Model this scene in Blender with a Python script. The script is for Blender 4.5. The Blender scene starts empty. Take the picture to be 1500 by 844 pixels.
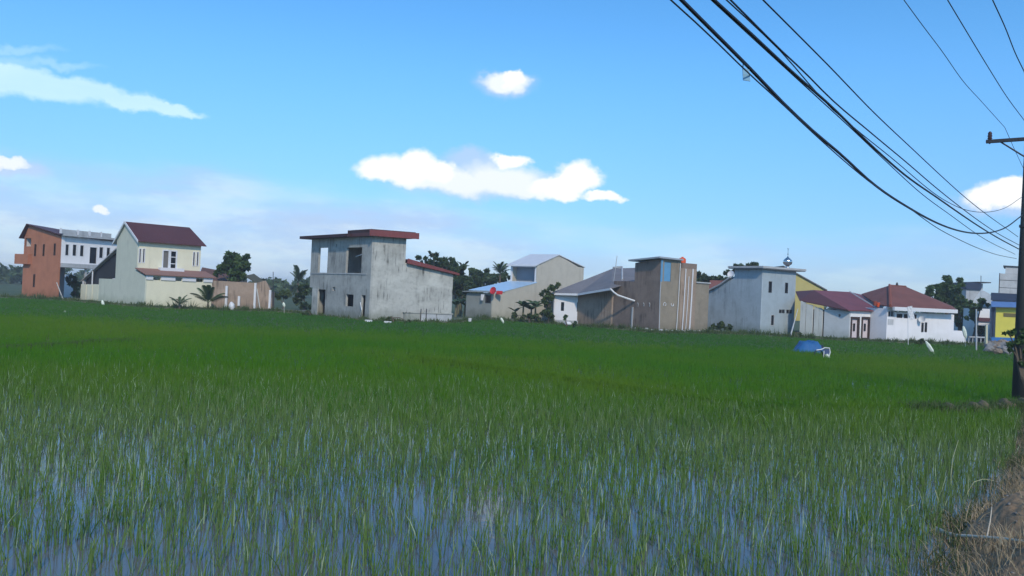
import bpy, math, random
import numpy as np
from mathutils import Vector
from mathutils.geometry import tessellate_polygon
random.seed(7); RNG = np.random.default_rng(7)
scn = bpy.context.scene
COL = scn.collection
R = math.radians

# ------------------------------------------------------------------ camera
EYE = 2.6
ROLL = R(2.58); PITCH = R(0.53); FPX = 1200.0
cam = bpy.data.objects.new('camera', bpy.data.cameras.new('camera')); COL.objects.link(cam)
cam.location = (0, 0, EYE)
_f = Vector((0, math.cos(PITCH), math.sin(PITCH))); _r = Vector((1, 0, 0)); _u = Vector((0, -math.sin(PITCH), math.cos(PITCH)))
RX = _r*math.cos(ROLL)+_u*math.sin(ROLL); UX = _u*math.cos(ROLL)-_r*math.sin(ROLL)
from mathutils import Matrix
cam.rotation_euler = Matrix((RX, UX, -_f)).transposed().to_euler()
cam.data.sensor_width = 36; cam.data.lens = 36*FPX/1500
cam.data.clip_start = 0.1; cam.data.clip_end = 9000
scn.camera = cam

# ------------------------------------------------------------------ light
SUN_EL = 38; SUN_AZ = 167      # azimuth clockwise from the view direction (+Y)
sd = Vector((math.sin(R(SUN_AZ))*math.cos(R(SUN_EL)), math.cos(R(SUN_AZ))*math.cos(R(SUN_EL)), math.sin(R(SUN_EL))))
sl = bpy.data.lights.new('sun', 'SUN'); sl.energy = 2.0; sl.angle = R(3); sl.color = (1.0, 0.88, 0.70)
so = bpy.data.objects.new('sun', sl); COL.objects.link(so)
so.rotation_euler = (-sd).to_track_quat('-Z', 'Y').to_euler(); so.location = (0, 0, 60)
scn.view_settings.view_transform = 'Standard'; scn.view_settings.look = 'None'
scn.view_settings.exposure = 0.35; scn.view_settings.gamma = 1.0

# rays from the photograph to the place, used only to measure where things stand
def ray(px, py):
    return _f + RX*((px-750)/FPX) + UX*((422-py)/FPX)
def ground(px, py, z=0.0):
    r = ray(px, py); k = (z-EYE)/r.z
    return Vector((r.x*k, r.y*k, z))
def at(px, py, Y):
    r = ray(px, py); k = Y/r.y
    return Vector((r.x*k, Y, EYE+r.z*k))
def azel(px, py):
    r = ray(px, py).normalized()
    return math.atan2(r.x, r.y), math.asin(r.z)

# ------------------------------------------------------------------ sky
W = bpy.data.worlds.new('World'); scn.world = W; W.use_nodes = True
nt = W.node_tree; nt.nodes.clear()
class NB:
    def __init__(s, nt): s.nt = nt
    def n(s, t, **k):
        nd = s.nt.nodes.new(t)
        for a, b in k.items(): setattr(nd, a, b)
        return nd
    def link(s, v, sock):
        if isinstance(v, (int, float)): sock.default_value = v
        elif isinstance(v, (tuple, list)): sock.default_value = v
        else: s.nt.links.new(v, sock)
    def m(s, op, a, b=0.0, c=0.0, clamp=False):
        nd = s.n('ShaderNodeMath', operation=op, use_clamp=clamp)
        s.link(a, nd.inputs[0]); s.link(b, nd.inputs[1]); s.link(c, nd.inputs[2]); return nd.outputs[0]
    def mix(s, f, a, b, blend='MIX'):
        nd = s.n('ShaderNodeMix', data_type='RGBA', blend_type=blend)
        s.link(f, nd.inputs[0]); s.link(a, nd.inputs[6]); s.link(b, nd.inputs[7]); return nd.outputs[2]
    def noise(s, vec, scale, detail=4, rough=0.55):
        nd = s.n('ShaderNodeTexNoise'); nd.inputs['Scale'].default_value = scale
        nd.inputs['Detail'].default_value = detail; nd.inputs['Roughness'].default_value = rough
        if vec is not None: s.link(vec, nd.inputs['Vector'])
        return nd.outputs['Fac']
    def smooth(s, v, a, b, lo=0.0, hi=1.0):
        nd = s.n('ShaderNodeMapRange', interpolation_type='SMOOTHSTEP')
        s.link(v, nd.inputs[0]); nd.inputs[1].default_value = a; nd.inputs[2].default_value = b
        nd.inputs[3].default_value = lo; nd.inputs[4].default_value = hi; return nd.outputs[0]
    def vec(s, x, y, z):
        nd = s.n('ShaderNodeCombineXYZ'); s.link(x, nd.inputs[0]); s.link(y, nd.inputs[1]); s.link(z, nd.inputs[2]); return nd.outputs[0]
b = NB(nt)
sky = b.n('ShaderNodeTexSky', sky_type='NISHITA'); sky.sun_disc = False
sky.sun_elevation = R(SUN_EL); sky.sun_rotation = R(SUN_AZ)
sky.air_density = 1.0; sky.dust_density = 0.4; sky.ozone_density = 2.0; sky.altitude = 0
tc = b.n('ShaderNodeTexCoord'); sep = b.n('ShaderNodeSeparateXYZ'); nt.links.new(tc.outputs['Generated'], sep.inputs[0])
az = b.m('ARCTAN2', sep.outputs[0], sep.outputs[1]); el = b.m('ARCSINE', sep.outputs[2])
vv = b.vec(az, b.m('MULTIPLY', el, 1.6), 0.0)
n1 = b.noise(vv, 9, 6); n2 = b.noise(b.vec(az, b.m('MULTIPLY', el, 1.6), 3.7), 30, 5, 0.6)
nl = b.noise(b.vec(az, b.m('MULTIPLY', el, 4.0), 9.0), 5, 5)
aw = b.m('ADD', az, b.m('MULTIPLY', b.m('SUBTRACT', n2, .5), 0.035))
ew = b.m('ADD', el, b.m('MULTIPLY', b.m('SUBTRACT', b.noise(b.vec(az, el, 7.7), 26, 5, .6), .5), 0.030))
def blob(px, py, rx, ry, tilt=0.0, flat=1.0):
    a, e = azel(px, py); dx = b.m('SUBTRACT', aw, a); dy = b.m('SUBTRACT', ew, e)
    if tilt: dy = b.m('SUBTRACT', dy, b.m('MULTIPLY', dx, tilt))
    if flat != 1.0:   # flatter underside
        dy = b.m('MULTIPLY', dy, b.m('ADD', 1.0, b.m('MULTIPLY', b.m('LESS_THAN', dy, 0.0), flat-1.0)))
    x = b.m('DIVIDE', dx, rx/FPX); y = b.m('DIVIDE', dy, ry/FPX)
    return b.m('SUBTRACT', 1.0, b.m('SQRT', b.m('ADD', b.m('MULTIPLY', x, x), b.m('MULTIPLY', y, y))))
def mx(l):
    o = l[0]
    for q in l[1:]: o = b.m('MAXIMUM', o, q)
    return o
cum = mx([blob(578, 256, 68, 36, flat=2.4), blob(610, 244, 40, 30), blob(642, 252, 26, 20), blob(846, 262, 44, 32, flat=1.3), blob(820, 276, 50, 18), blob(886, 288, 34, 10),
          blob(748, 234, 36, 12), blob(752, 114, 22, 15),
          blob(1462, 290, 46, 24, flat=1.4), blob(1480, 280, 28, 18), blob(1530, 290, 50, 28, flat=1.3)])
mid = mx([blob(735, 264, 85, 34, flat=1.2), blob(675, 268, 70, 24), blob(620, 268, 60, 14), blob(800, 282, 80, 13), blob(742, 122, 46, 20, flat=1.3), blob(10, 238, 34, 9), blob(151, 310, 9, 9)])
body = mx([blob(700, 268, 180, 32, flat=1.0), blob(690, 240, 60, 26), blob(740, 124, 56, 22), blob(1480, 296, 80, 24), blob(20, 245, 60, 14)])
gx = b.noise(b.vec(az, b.m('MULTIPLY', el, 1.9), 21.0), 2.6, 5)            # loose puffs in the rest of the sky
away = b.smooth(b.m('ABSOLUTE', az), 0.72, 0.95)
puff = b.m('MULTIPLY', b.m('MULTIPLY', b.smooth(gx, .60, .68), away), b.smooth(el, 0.08, 0.2))
cumA = b.m('MAXIMUM', b.smooth(cum, 0.0, 0.42), puff)
midA = b.m('MULTIPLY', b.smooth(b.m('ADD', mid, b.m('MULTIPLY', b.m('SUBTRACT', n1, .5), .9)), 0.0, .55), b.smooth(mid, 0.0, .2))
bodyA = b.m('MULTIPLY', b.smooth(b.m('ADD', body, b.m('MULTIPLY', b.m('SUBTRACT', n1, .5), .3)), 0.0, .6), .72)
cumC = (5.7, 5.8, 5.9, 1)
cir = mx([blob(0, 117, 190, 24, tilt=0.01), blob(100, 126, 120, 19, tilt=-0.06), blob(170, 142, 95, 14, tilt=-0.12), blob(228, 156, 75, 8, tilt=-0.1)])
cirA = b.m('MULTIPLY', b.smooth(cir, 0.0, 0.45), b.smooth(nl, .2, .6, .72, .95))
thin = mx([blob(15, 76, 75, 8, tilt=0.24), blob(80, 93, 70, 6, tilt=0.1), blob(-10, 95, 90, 14, tilt=.2)])
cirA = b.m('MAXIMUM', cirA, b.m('MULTIPLY', b.smooth(thin, 0, .8), .34))
# low bank of thin cloud over the horizon, all the way round
edge = b.m('ADD', b.m('ADD', 0.128, b.m('MULTIPLY', b.m('SUBTRACT', nl, .5), 0.10)), b.m('MULTIPLY', b.smooth(az, -0.5, 0.3), -0.045))
bank = b.m('MULTIPLY', b.smooth(b.m('SUBTRACT', edge, el), -0.02, 0.05), b.smooth(az, -0.3, 0.35, .92, .55))
bankn = b.m('ADD', .62, b.m('MULTIPLY', b.smooth(nl, .3, .7), .42))
skyc = sky.outputs[0]
hs = b.n('ShaderNodeHueSaturation'); hs.inputs['Saturation'].default_value = 1.0; hs.inputs['Value'].default_value = 1.0; nt.links.new(skyc, hs.inputs['Color'])
tinted = b.mix(1.0, hs.outputs[0], b.mix(b.smooth(el, .05, .45), (.50, .80, 1.02, 1), (.36, .78, 1.04, 1)), 'MULTIPLY')
hz_ = b.smooth(el, 0.0, .30, .66, 1.0)
tinted = b.mix(1.0, tinted, b.vec(hz_, b.m('POWER', hz_, 1.2), b.m('POWER', hz_, .75)), 'MULTIPLY')
nb2 = b.noise(b.vec(az, b.m('MULTIPLY', el, 3.2), 4.4), 7, 7, .62)
bankc = b.mix(b.smooth(nb2, .40, .62), (2.75, 3.55, 4.9, 1), (3.9, 4.6, 5.2, 1))
c = b.mix(b.m('MULTIPLY', bank, bankn, clamp=True), tinted, bankc)
c = b.mix(cirA, c, (3.5, 5.0, 5.3, 1))
c = b.mix(bodyA, c, (2.95, 3.75, 5.1, 1))
c = b.mix(b.m('MULTIPLY', midA, .88), c, (5.3, 5.55, 5.8, 1))
c = b.mix(cumA, c, cumC)
bg = b.n('ShaderNodeBackground'); bg.inputs['Strength'].default_value = 0.15; nt.links.new(c, bg.inputs['Color'])
wo = b.n('ShaderNodeOutputWorld'); nt.links.new(bg.outputs[0], wo.inputs[0])

# ------------------------------------------------------------------ materials
MATS = {}
def mat(name, col, rough=.8, var=.15, scale=1.2, streak=0.0, damp=0.0, drips=0.0, bump=.15, bscale=18, metal=0.0, ribs=0.0, ribdir=(1, 0, 0), dark=None, spec=.3):
    if name in MATS: return MATS[name]
    m = bpy.data.materials.new(name); m.use_nodes = True; t = m.node_tree; q = NB(t)
    bs = t.nodes['Principled BSDF']; bs.inputs['Roughness'].default_value = rough; bs.inputs['Metallic'].default_value = metal
    bs.inputs['Specular IOR Level'].default_value = spec
    tcn = q.n('ShaderNodeTexCoord').outputs['Object']
    d = dark or tuple(x*.45 for x in col)
    f = q.smooth(q.noise(tcn, scale, 6, .6), .35, .7)
    c = q.mix(q.m('MULTIPLY', f, var), (*col, 1), (*d, 1))
    f2 = q.noise(tcn, scale*9, 4, .6)
    c = q.mix(q.m('MULTIPLY', q.smooth(f2, .45, .75), var*.8), c, (*d, 1))
    sp = q.n('ShaderNodeSeparateXYZ'); t.links.new(tcn, sp.inputs[0])
    if streak:
        sv = q.vec(q.m('MULTIPLY', sp.outputs[0], 2.2), q.m('MULTIPLY', sp.outputs[1], 2.2), q.m('MULTIPLY', sp.outputs[2], .22))
        s1 = q.smooth(q.noise(sv, 1.0, 5, .6), .50, .72)
        s2 = q.smooth(q.noise(tcn, .5, 3), .40, .6)
        c = q.mix(q.m('MULTIPLY', q.m('MULTIPLY', s1, s2), streak), c, (*[x*.25 for x in col], 1))
    if drips:
        dv = q.vec(q.m('MULTIPLY', sp.outputs[0], 6.0), q.m('MULTIPLY', sp.outputs[1], 6.0), q.m('MULTIPLY', sp.outputs[2], .42))
        d1 = q.smooth(q.noise(dv, 1.0, 3, .5), .50, .62); pb = q.smooth(q.noise(tcn, .42, 3), .46, .56)
        c = q.mix(q.m('MULTIPLY', q.m('MULTIPLY', d1, pb), drips), c, (*[x*.22 for x in col], 1))
        lv_ = q.smooth(q.noise(q.vec(sp.outputs[0], sp.outputs[1], q.m('MULTIPLY', sp.outputs[2], 1.6)), .45, 5, .6), .45, .62)
        c = q.mix(q.m('MULTIPLY', lv_, drips*.35), c, (*[min(1, x*1.45) for x in col], 1))
    if damp:
        h = q.m('ADD', sp.outputs[2], q.m('MULTIPLY', q.m('SUBTRACT', q.noise(tcn, .9, 4), .5), 1.6))
        c = q.mix(q.m('MULTIPLY', q.smooth(h, 1.1, .1), damp), c, (col[0]*.35, col[1]*.38, col[2]*.3, 1))
    t.links.new(c, bs.inputs['Base Color'])
    hgt = q.m('MULTIPLY', q.noise(tcn, bscale, 5), bump)
    if ribs:
        rd = q.m('ADD', q.m('MULTIPLY', sp.outputs[0], ribdir[0]), q.m('MULTIPLY', sp.outputs[1], ribdir[1]))
        hgt = q.m('ADD', hgt, q.m('MULTIPLY', q.m('SINE', q.m('MULTIPLY', rd, 6.283/ribs)), .5))
    bp = q.n('ShaderNodeBump'); bp.inputs['Strength'].default_value = .35; bp.inputs['Distance'].default_value = .03
    t.links.new(hgt, bp.inputs['Height']); t.links.new(bp.outputs[0], bs.inputs['Normal'])
    MATS[name] = m; return m
def leafmat(name, c0, c1, rough=.55, trans=.25, attr=False, spec=.3, world=None):
    if name in MATS: return MATS[name]
    m = bpy.data.materials.new(name); m.use_nodes = True; t = m.node_tree; q = NB(t)
    bs = t.nodes['Principled BSDF']; bs.inputs['Roughness'].default_value = rough; bs.inputs['Specular IOR Level'].default_value = spec
    at_ = q.n('ShaderNodeAttribute'); at_.attribute_name = 'tint'
    f = at_.outputs['Fac']
    c = q.mix(f, (*c0, 1), (*c1, 1))
    if world:
        g = q.n('ShaderNodeNewGeometry').outputs['Position']
        nn = q.smooth(q.noise(g, world[0], 4, .6), .38, .66)
        c = q.mix(q.m('MULTIPLY', nn, world[1]), c, (*world[2], 1))
        hi = q.smooth(f, .955, .985)
        c = q.mix(hi, c, (*world[3], 1))
    t.links.new(c, bs.inputs['Base Color'])
    tr = q.n('ShaderNodeBsdfTranslucent'); t.links.new(c, tr.inputs[0])
    mxs = q.n('ShaderNodeMixShader'); mxs.inputs[0].default_value = trans
    t.links.new(bs.outputs[0], mxs.inputs[1]); t.links.new(tr.outputs[0], mxs.inputs[2])
    t.links.new(mxs.outputs[0], t.nodes['Material Output'].inputs['Surface'])
    MATS[name] = m; return m
def glassmat():
    if 'dark glass' in MATS: return MATS['dark glass']
    m = bpy.data.materials.new('dark glass'); m.use_nodes = True; bs = m.node_tree.nodes['Principled BSDF']
    bs.inputs['Base Color'].default_value = (.012, .014, .018, 1); bs.inputs['Roughness'].default_value = .2; bs.inputs['Specular IOR Level'].default_value = .25
    MATS['dark glass'] = m; return m
GLASS = glassmat()
ORANGE = mat('orange plaster', (.43, .175, .10), var=.25, streak=.3, damp=.5)
WHITEP = mat('white painted plaster', (.82, .80, .80), var=.12, streak=.18, damp=.35)
CREAM = mat('cream plaster', (.76, .71, .53), var=.10, streak=.12, damp=.3)
SAGE = mat('pale sage plaster', (.62, .62, .50), var=.12, streak=.2, damp=.35)
CEMENT = mat('bare cement render', (.41, .41, .385), var=.5, scale=.5, streak=.8, damp=.7, drips=.55, bump=.3)
CEMENT2 = mat('pale cement render', (.46, .455, .42), var=.5, scale=.45, streak=.8, damp=.6, drips=1.0)
BEIGE = mat('beige plaster', (.50, .46, .38), var=.15, streak=.2, damp=.45)
BEIGED = mat('grey porch plaster', (.27, .28, .26), var=.2, streak=.25, damp=.6)
BLOCK = mat('brown block wall', (.37, .275, .21), var=.35, scale=.9, streak=.45, drips=.6, damp=.5, bump=.4)
BLOCKD = mat('dark brown render', (.25, .185, .15), var=.35, scale=.8, streak=.4, drips=.6, damp=.4)
MOSQ = mat('blue white plaster', (.40, .46, .50), var=.25, drips=.3, scale=.6, streak=.4, damp=.65)
WHITEH = mat('bright white paint', (.80, .78, .80), var=.08, streak=.12, damp=.2)
CONC = mat('pale concrete', (.46, .47, .48), var=.3, streak=.35)
TRIM = mat('white trim', (.70, .70, .72), rough=.5, var=.1)
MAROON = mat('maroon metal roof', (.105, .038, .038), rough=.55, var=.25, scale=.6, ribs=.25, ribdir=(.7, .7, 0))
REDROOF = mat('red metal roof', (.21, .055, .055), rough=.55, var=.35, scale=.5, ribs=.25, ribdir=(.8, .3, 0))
BROWNROOF = mat('brown red tile roof', (.22, .085, .065), rough=.75, var=.4, scale=.7, ribs=.3, ribdir=(1, 0, 0))
GREYROOF = mat('grey fibre roof', (.20, .19, .20), rough=.8, var=.35, scale=.5, ribs=.3, ribdir=(.8, -.5, 0))
PALEROOF = mat('pale metal roof', (.62, .63, .66), rough=.4, var=.12, ribs=.25, ribdir=(.7, .7, 0))
BLUEROOF = mat('pale blue metal roof', (.42, .58, .75), rough=.35, var=.12, ribs=.25, ribdir=(.7, -.7, 0))
DARKMETAL = mat('dark metal', (.045, .045, .05), rough=.5)
BLUEP = mat('blue paint', (.04, .16, .42), rough=.6)
BLUEDOOR = mat('blue sheet', (.13, .32, .52), rough=.5, var=.25)
YELLOW = mat('yellow paint', (.62, .55, .09), rough=.6, var=.12)
YELLOWD = mat('ochre plaster', (.50, .42, .16), rough=.8)
NAVY = mat('navy sheet', (.03, .045, .085), rough=.5)
DARKIN = mat('dark tarpaulin or unlit interior', (.03, .03, .035), rough=.8)  # tarpaulin colour, also used to paint the dark of unlit interiors
REDPL = mat('red plastic', (.55, .03, .04), rough=.4)
ORPL = mat('orange plastic', (.70, .10, .03), rough=.4)
STEEL = mat('polished steel', (.62, .60, .57), rough=.18, metal=1.0, bump=0, var=.1)
TARP = mat('blue tarpaulin', (.025, .12, .30), rough=.5, bump=.5, bscale=5)
WOODW = mat('weathered pale wood', (.52, .50, .45), rough=.85, streak=.3)
BARK = mat('bark', (.12, .095, .07), rough=.95, bump=.8)
CONCPOLE = mat('dark weathered concrete', (.045, .05, .048), rough=.85, streak=.4)
CABLE = mat('black cable', (.012, .012, .018), rough=.5, bump=0)
PINKW = mat('pinkish white door paint', (.66, .56, .57), rough=.6)
SOIL = mat('dry brown soil', (.33, .23, .145), rough=.95, var=.7, scale=2.2, bump=1.0, bscale=9)
PALEST = mat('pale dead wood', (.68, .60, .48), rough=.8, var=.4, scale=6)
STONEM = mat('grey rubble', (.26, .25, .24), rough=.9, var=.4)
BUNDM = mat('weedy bund earth', (.12, .17, .05), rough=.95, var=.7, scale=1.2, dark=(.13, .12, .055), bump=.8)
RICEM = leafmat('rice leaf', (.075, .155, .026), (.185, .260, .100), trans=.25, rough=.5, spec=.12, world=(.12, .6, (.085, .190, .014), (.36, .46, .30)))
RICEF = leafmat('far rice leaf', (.050, .170, .010), (.078, .215, .014), trans=.3, rough=.8, spec=.0, world=(.06, .85, (.125, .215, .022), (.09, .17, .02)))
RICEG = leafmat('deep green rice leaf', (.038, .135, .020), (.060, .170, .026), trans=.3, rough=.8, spec=.0, world=(.05, .7, (.075, .180, .022), (.09, .17, .02)))
LEAF = leafmat('tree leaf', (.025, .062, .018), (.11, .18, .055))
LEAFD = leafmat('dark far leaf', (.022, .048, .018), (.085, .135, .050))
LEAFP = leafmat('palm leaf', (.035, .065, .022), (.10, .15, .055))
STRAW = leafmat('dry straw', (.19, .14, .085), (.56, .45, .29), trans=.1)
WEED = leafmat('weed leaf', (.040, .075, .020), (.10, .14, .045))

# ------------------------------------------------------------------ object helpers
def tag(o, label=None, cat=None, group=None, kind=None):
    if label: o['label'] = label
    if cat: o['category'] = cat
    if group: o['group'] = group
    if kind: o['kind'] = kind
    return o
def thing(name, label, cat, loc, group=None):
    o = bpy.data.objects.new(name, None); COL.objects.link(o); o.location = loc; o.empty_display_size = .2
    return tag(o, label, cat, group)
def org(o):
    v = Vector((0, 0, 0))
    while o is not None: v += o.location; o = o.parent
    return v
class MB:
    def __init__(s): s.v = []; s.f = []
    def prism(s, outline, holes, fa, fb):
        loops = [outline]+list(holes); base = len(s.v); flat = [p for l in loops for p in l]; n = len(flat)
        tris = tessellate_polygon([[Vector((p[0], p[1], 0)) for p in l] for l in loops])
        s.v += [tuple(fa(*p)) for p in flat]+[tuple(fb(*p)) for p in flat]
        for t in tris:
            s.f.append([base+i for i in t]); s.f.append([base+n+i for i in reversed(t)])
        k = base
        for l in loops:
            m = len(l)
            for i in range(m): s.f.append([k+i, k+(i+1) % m, k+n+(i+1) % m, k+n+i])
            k += m
        return s
    def hexa(s, p):      # 8 corners: bottom 4, top 4
        b_ = len(s.v); s.v += [tuple(q) for q in p]
        for f in ((0, 3, 2, 1), (4, 5, 6, 7), (0, 1, 5, 4), (1, 2, 6, 5), (2, 3, 7, 6), (3, 0, 4, 7)): s.f.append([b_+i for i in f])
        return s
    def box(s, x0, x1, y0, y1, z0, z1):
        return s.hexa([(x0, y0, z0), (x1, y0, z0), (x1, y1, z0), (x0, y1, z0), (x0, y0, z1), (x1, y0, z1), (x1, y1, z1), (x0, y1, z1)])
    def plate(s, pts, th):   # planar polygon given thickness downwards (z)
        pts = [Vector(p) for p in pts]; b_ = len(s.v); n = len(pts)
        s.v += [tuple(p) for p in pts]+[tuple(p-Vector((0, 0, th))) for p in pts]
        s.f.append([b_+i for i in range(n)]); s.f.append([b_+n+i for i in reversed(range(n))])
        for i in range(n): s.f.append([b_+i, b_+(i+1) % n, b_+n+(i+1) % n, b_+n+i])
        return s
    def tube(s, pts, r, n=6, cap=True):
        pts = [Vector(p) for p in pts]
        rs = r if isinstance(r, (list, tuple)) else [r]*len(pts); b_ = len(s.v)
        for i, p in enumerate(pts):
            d = (pts[min(i+1, len(pts)-1)]-pts[max(i-1, 0)]).normalized()
            a = d.cross(Vector((0, 0, 1)) if abs(d.z) < .9 else Vector((1, 0, 0))).normalized(); c_ = d.cross(a)
            for k in range(n):
                th = 2*math.pi*k/n; s.v.append(tuple(p+a*math.cos(th)*rs[i]+c_*math.sin(th)*rs[i]))
        for i in range(len(pts)-1):
            for k in range(n):
                s.f.append([b_+i*n+k, b_+i*n+(k+1) % n, b_+(i+1)*n+(k+1) % n, b_+(i+1)*n+k])
        if cap: s.f.append([b_+k for k in range(n)][::-1]); s.f.append([b_+(len(pts)-1)*n+k for k in range(n)])
        return s
    def lathe(s, c_, prof, n=16):
        b_ = len(s.v)
        for r, z in prof:
            for k in range(n): s.v.append((c_[0]+r*math.cos(2*math.pi*k/n), c_[1]+r*math.sin(2*math.pi*k/n), c_[2]+z))
        for i in range(len(prof)-1):
            for k in range(n): s.f.append([b_+i*n+k, b_+i*n+(k+1) % n, b_+(i+1)*n+(k+1) % n, b_+(i+1)*n+k])
        return s
    def blob(s, c_, r, seed=0, n=8, sq=(1, 1, 1), jit=.25):
        rr = random.Random(seed); b_ = len(s.v); rings = 6
        for i in range(rings+1):
            ph = math.pi*i/rings
            for k in range(n):
                th = 2*math.pi*k/n; q = r*(1+(rr.random()-.5)*jit)
                s.v.append((c_[0]+q*sq[0]*math.sin(ph)*math.cos(th), c_[1]+q*sq[1]*math.sin(ph)*math.sin(th), c_[2]+q*sq[2]*math.cos(ph)))
        for i in range(rings):
            for k in range(n): s.f.append([b_+i*n+k, b_+i*n+(k+1) % n, b_+(i+1)*n+(k+1) % n, b_+(i+1)*n+k])
        return s
    def build(s, name, m, parent=None, smooth=False, loc=None):
        o_ = org(parent) if parent else Vector(loc or (0, 0, 0))
        me = bpy.data.meshes.new(name); me.from_pydata([(x-o_.x, y-o_.y, z-o_.z) for x, y, z in s.v], [], s.f); me.validate()
        import bmesh
        bm = bmesh.new(); bm.from_mesh(me); bmesh.ops.recalc_face_normals(bm, faces=bm.faces); bm.to_mesh(me); bm.free()
        if smooth: me.polygons.foreach_set('use_smooth', [True]*len(me.polygons))
        me.materials.append(m); o = bpy.data.objects.new(name, me); COL.objects.link(o)
        if parent: o.parent = parent
        else: o.location = o_
        return o
def npmesh(name, V, F3, m, parent=None, tint=None, smooth=False):
    """V (n,3), F3 list of (k,3) triangles"""
    me = bpy.data.meshes.new(name); V = np.asarray(V, np.float32).copy(); F = np.asarray(F3, np.int32)
    if parent is not None:
        o_ = org(parent); V -= np.array([o_.x, o_.y, o_.z], np.float32)
    me.vertices.add(len(V)); me.vertices.foreach_set('co', V.ravel())
    me.loops.add(F.size); me.loops.foreach_set('vertex_index', F.ravel())
    me.polygons.add(len(F)); me.polygons.foreach_set('loop_start', np.arange(0, F.size, 3, dtype=np.int32))
    me.update(calc_edges=True)
    if tint is not None:
        a = me.attributes.new('tint', 'FLOAT', 'POINT'); a.data.foreach_set('value', np.asarray(tint, np.float32))
    if smooth: me.polygons.foreach_set('use_smooth', np.ones(len(F), bool))
    me.materials.append(m); o = bpy.data.objects.new(name, me); COL.objects.link(o)
    if parent is not None: o.parent = parent
    return o

class House:
    """plan frame: near corner C, left face runs along dL (s), right face along dR (t)"""
    def __init__(h, name, label, cat, C, aL, aR, group=None):
        h.C = Vector((C[0], C[1])); h.dL = Vector((-math.cos(R(aL)), math.sin(R(aL)))); h.dR = Vector((math.cos(R(aR)), math.sin(R(aR))))
        h.root = thing(name, label, cat, (C[0], C[1], 0), group)
    def P(h, s, t, z):
        q = h.C+h.dL*s+h.dR*t; return Vector((q.x, q.y, z))
    def _solve(h, px, py, d, o):
        r = ray(px, py); det = r.x*(-d.y)-r.y*(-d.x)
        k = (o.x*(-d.y)-o.y*(-d.x))/det; s = (r.x*o.y-r.y*o.x)/det
        return s, EYE+r.z*k
    def L(h, px, py, t0=0.0): return h._solve(px, py, h.dL, h.C+h.dR*t0)
    def Rr(h, px, py, s0=0.0): return h._solve(px, py, h.dR, h.C+h.dL*s0)
    def rect(h, side, x0, x1, y0, y1, o=0.0):
        g = h.L if side == 'L' else h.Rr
        a = g(x0, (y0+y1)/2, o)[0]; c_ = g(x1, (y0+y1)/2, o)[0]; z0 = g((x0+x1)/2, y1, o)[1]; z1 = g((x0+x1)/2, y0, o)[1]
        return (min(a, c_), max(a, c_), max(z0, .02), z1)
    def wall(h, name, side, outline, rects, m, o=0.0, th=.14, parent=None):
        hol = [[(a, z0), (c_, z0), (c_, z1), (a, z1)] for a, c_, z0, z1 in rects]
        if side == 'L': fa = lambda s, z: h.P(s, o, z); fb = lambda s, z: h.P(s, o+th, z)
        else: fa = lambda s, z: h.P(o, s, z); fb = lambda s, z: h.P(o+th, s, z)
        return MB().prism(outline, hol, fa, fb).build(name, m, parent or h.root)
    def bx(h, mb, s0, s1, t0, t1, z0, z1):
        return mb.hexa([h.P(s0, t0, z0), h.P(s1, t0, z0), h.P(s1, t1, z0), h.P(s0, t1, z0), h.P(s0, t0, z1), h.P(s1, t0, z1), h.P(s1, t1, z1), h.P(s0, t1, z1)])
    def box(h, name, s0, s1, t0, t1, z0, z1, m, parent=None):
        return h.bx(MB(), s0, s1, t0, t1, z0, z1).build(name, m, parent or h.root)
    def plate(h, name, pts, th, m, parent=None):
        return MB().plate([h.P(*p) for p in pts], th).build(name, m, parent or h.root)
    def window(h, side, r, fm, pm=None, o=0.0, fw=.07, mull=0, bars=0, name='window', pane=True, proud=.03, label=None):
        a, c_, z0, z1 = r; mb = MB(); pm = pm or GLASS
        def bb(a0, a1, y0, y1, d0=-proud, d1=.07):
            if side == 'L': h.bx(mb, a0, a1, o+d0, o+d1, y0, y1)
            else: h.bx(mb, o+d0, o+d1, a0, a1, y0, y1)
        bb(a-fw*.3, a+fw, z0-fw*.3, z1+fw*.3); bb(c_-fw, c_+fw*.3, z0-fw*.3, z1+fw*.3); bb(a+fw, c_-fw, z0-fw*.3, z0+fw); bb(a+fw, c_-fw, z1-fw, z1+fw*.3)
        for i in range(mull):
            x = a+(c_-a)*(i+1)/(mull+1); bb(x-fw*.4, x+fw*.4, z0+fw, z1-fw, .0, .06)
        for i in range(bars):
            y = z0+(z1-z0)*(i+1)/(bars+1); bb(a+fw, c_-fw, y-fw*.35, y+fw*.35, .01, .055)
        w = mb.build(name, fm, h.root)
        if label: w['label'] = label
        if pane:
            if side == 'L': h.box('pane', a+fw*.5, c_-fw*.5, o+.11, o+.13, z0+fw*.5, z1-fw*.5, pm, w)
            else: h.box('pane', o+.11, o+.13, a+fw*.5, c_-fw*.5, z0+fw*.5, z1-fw*.5, pm, w)
        return w

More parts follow.
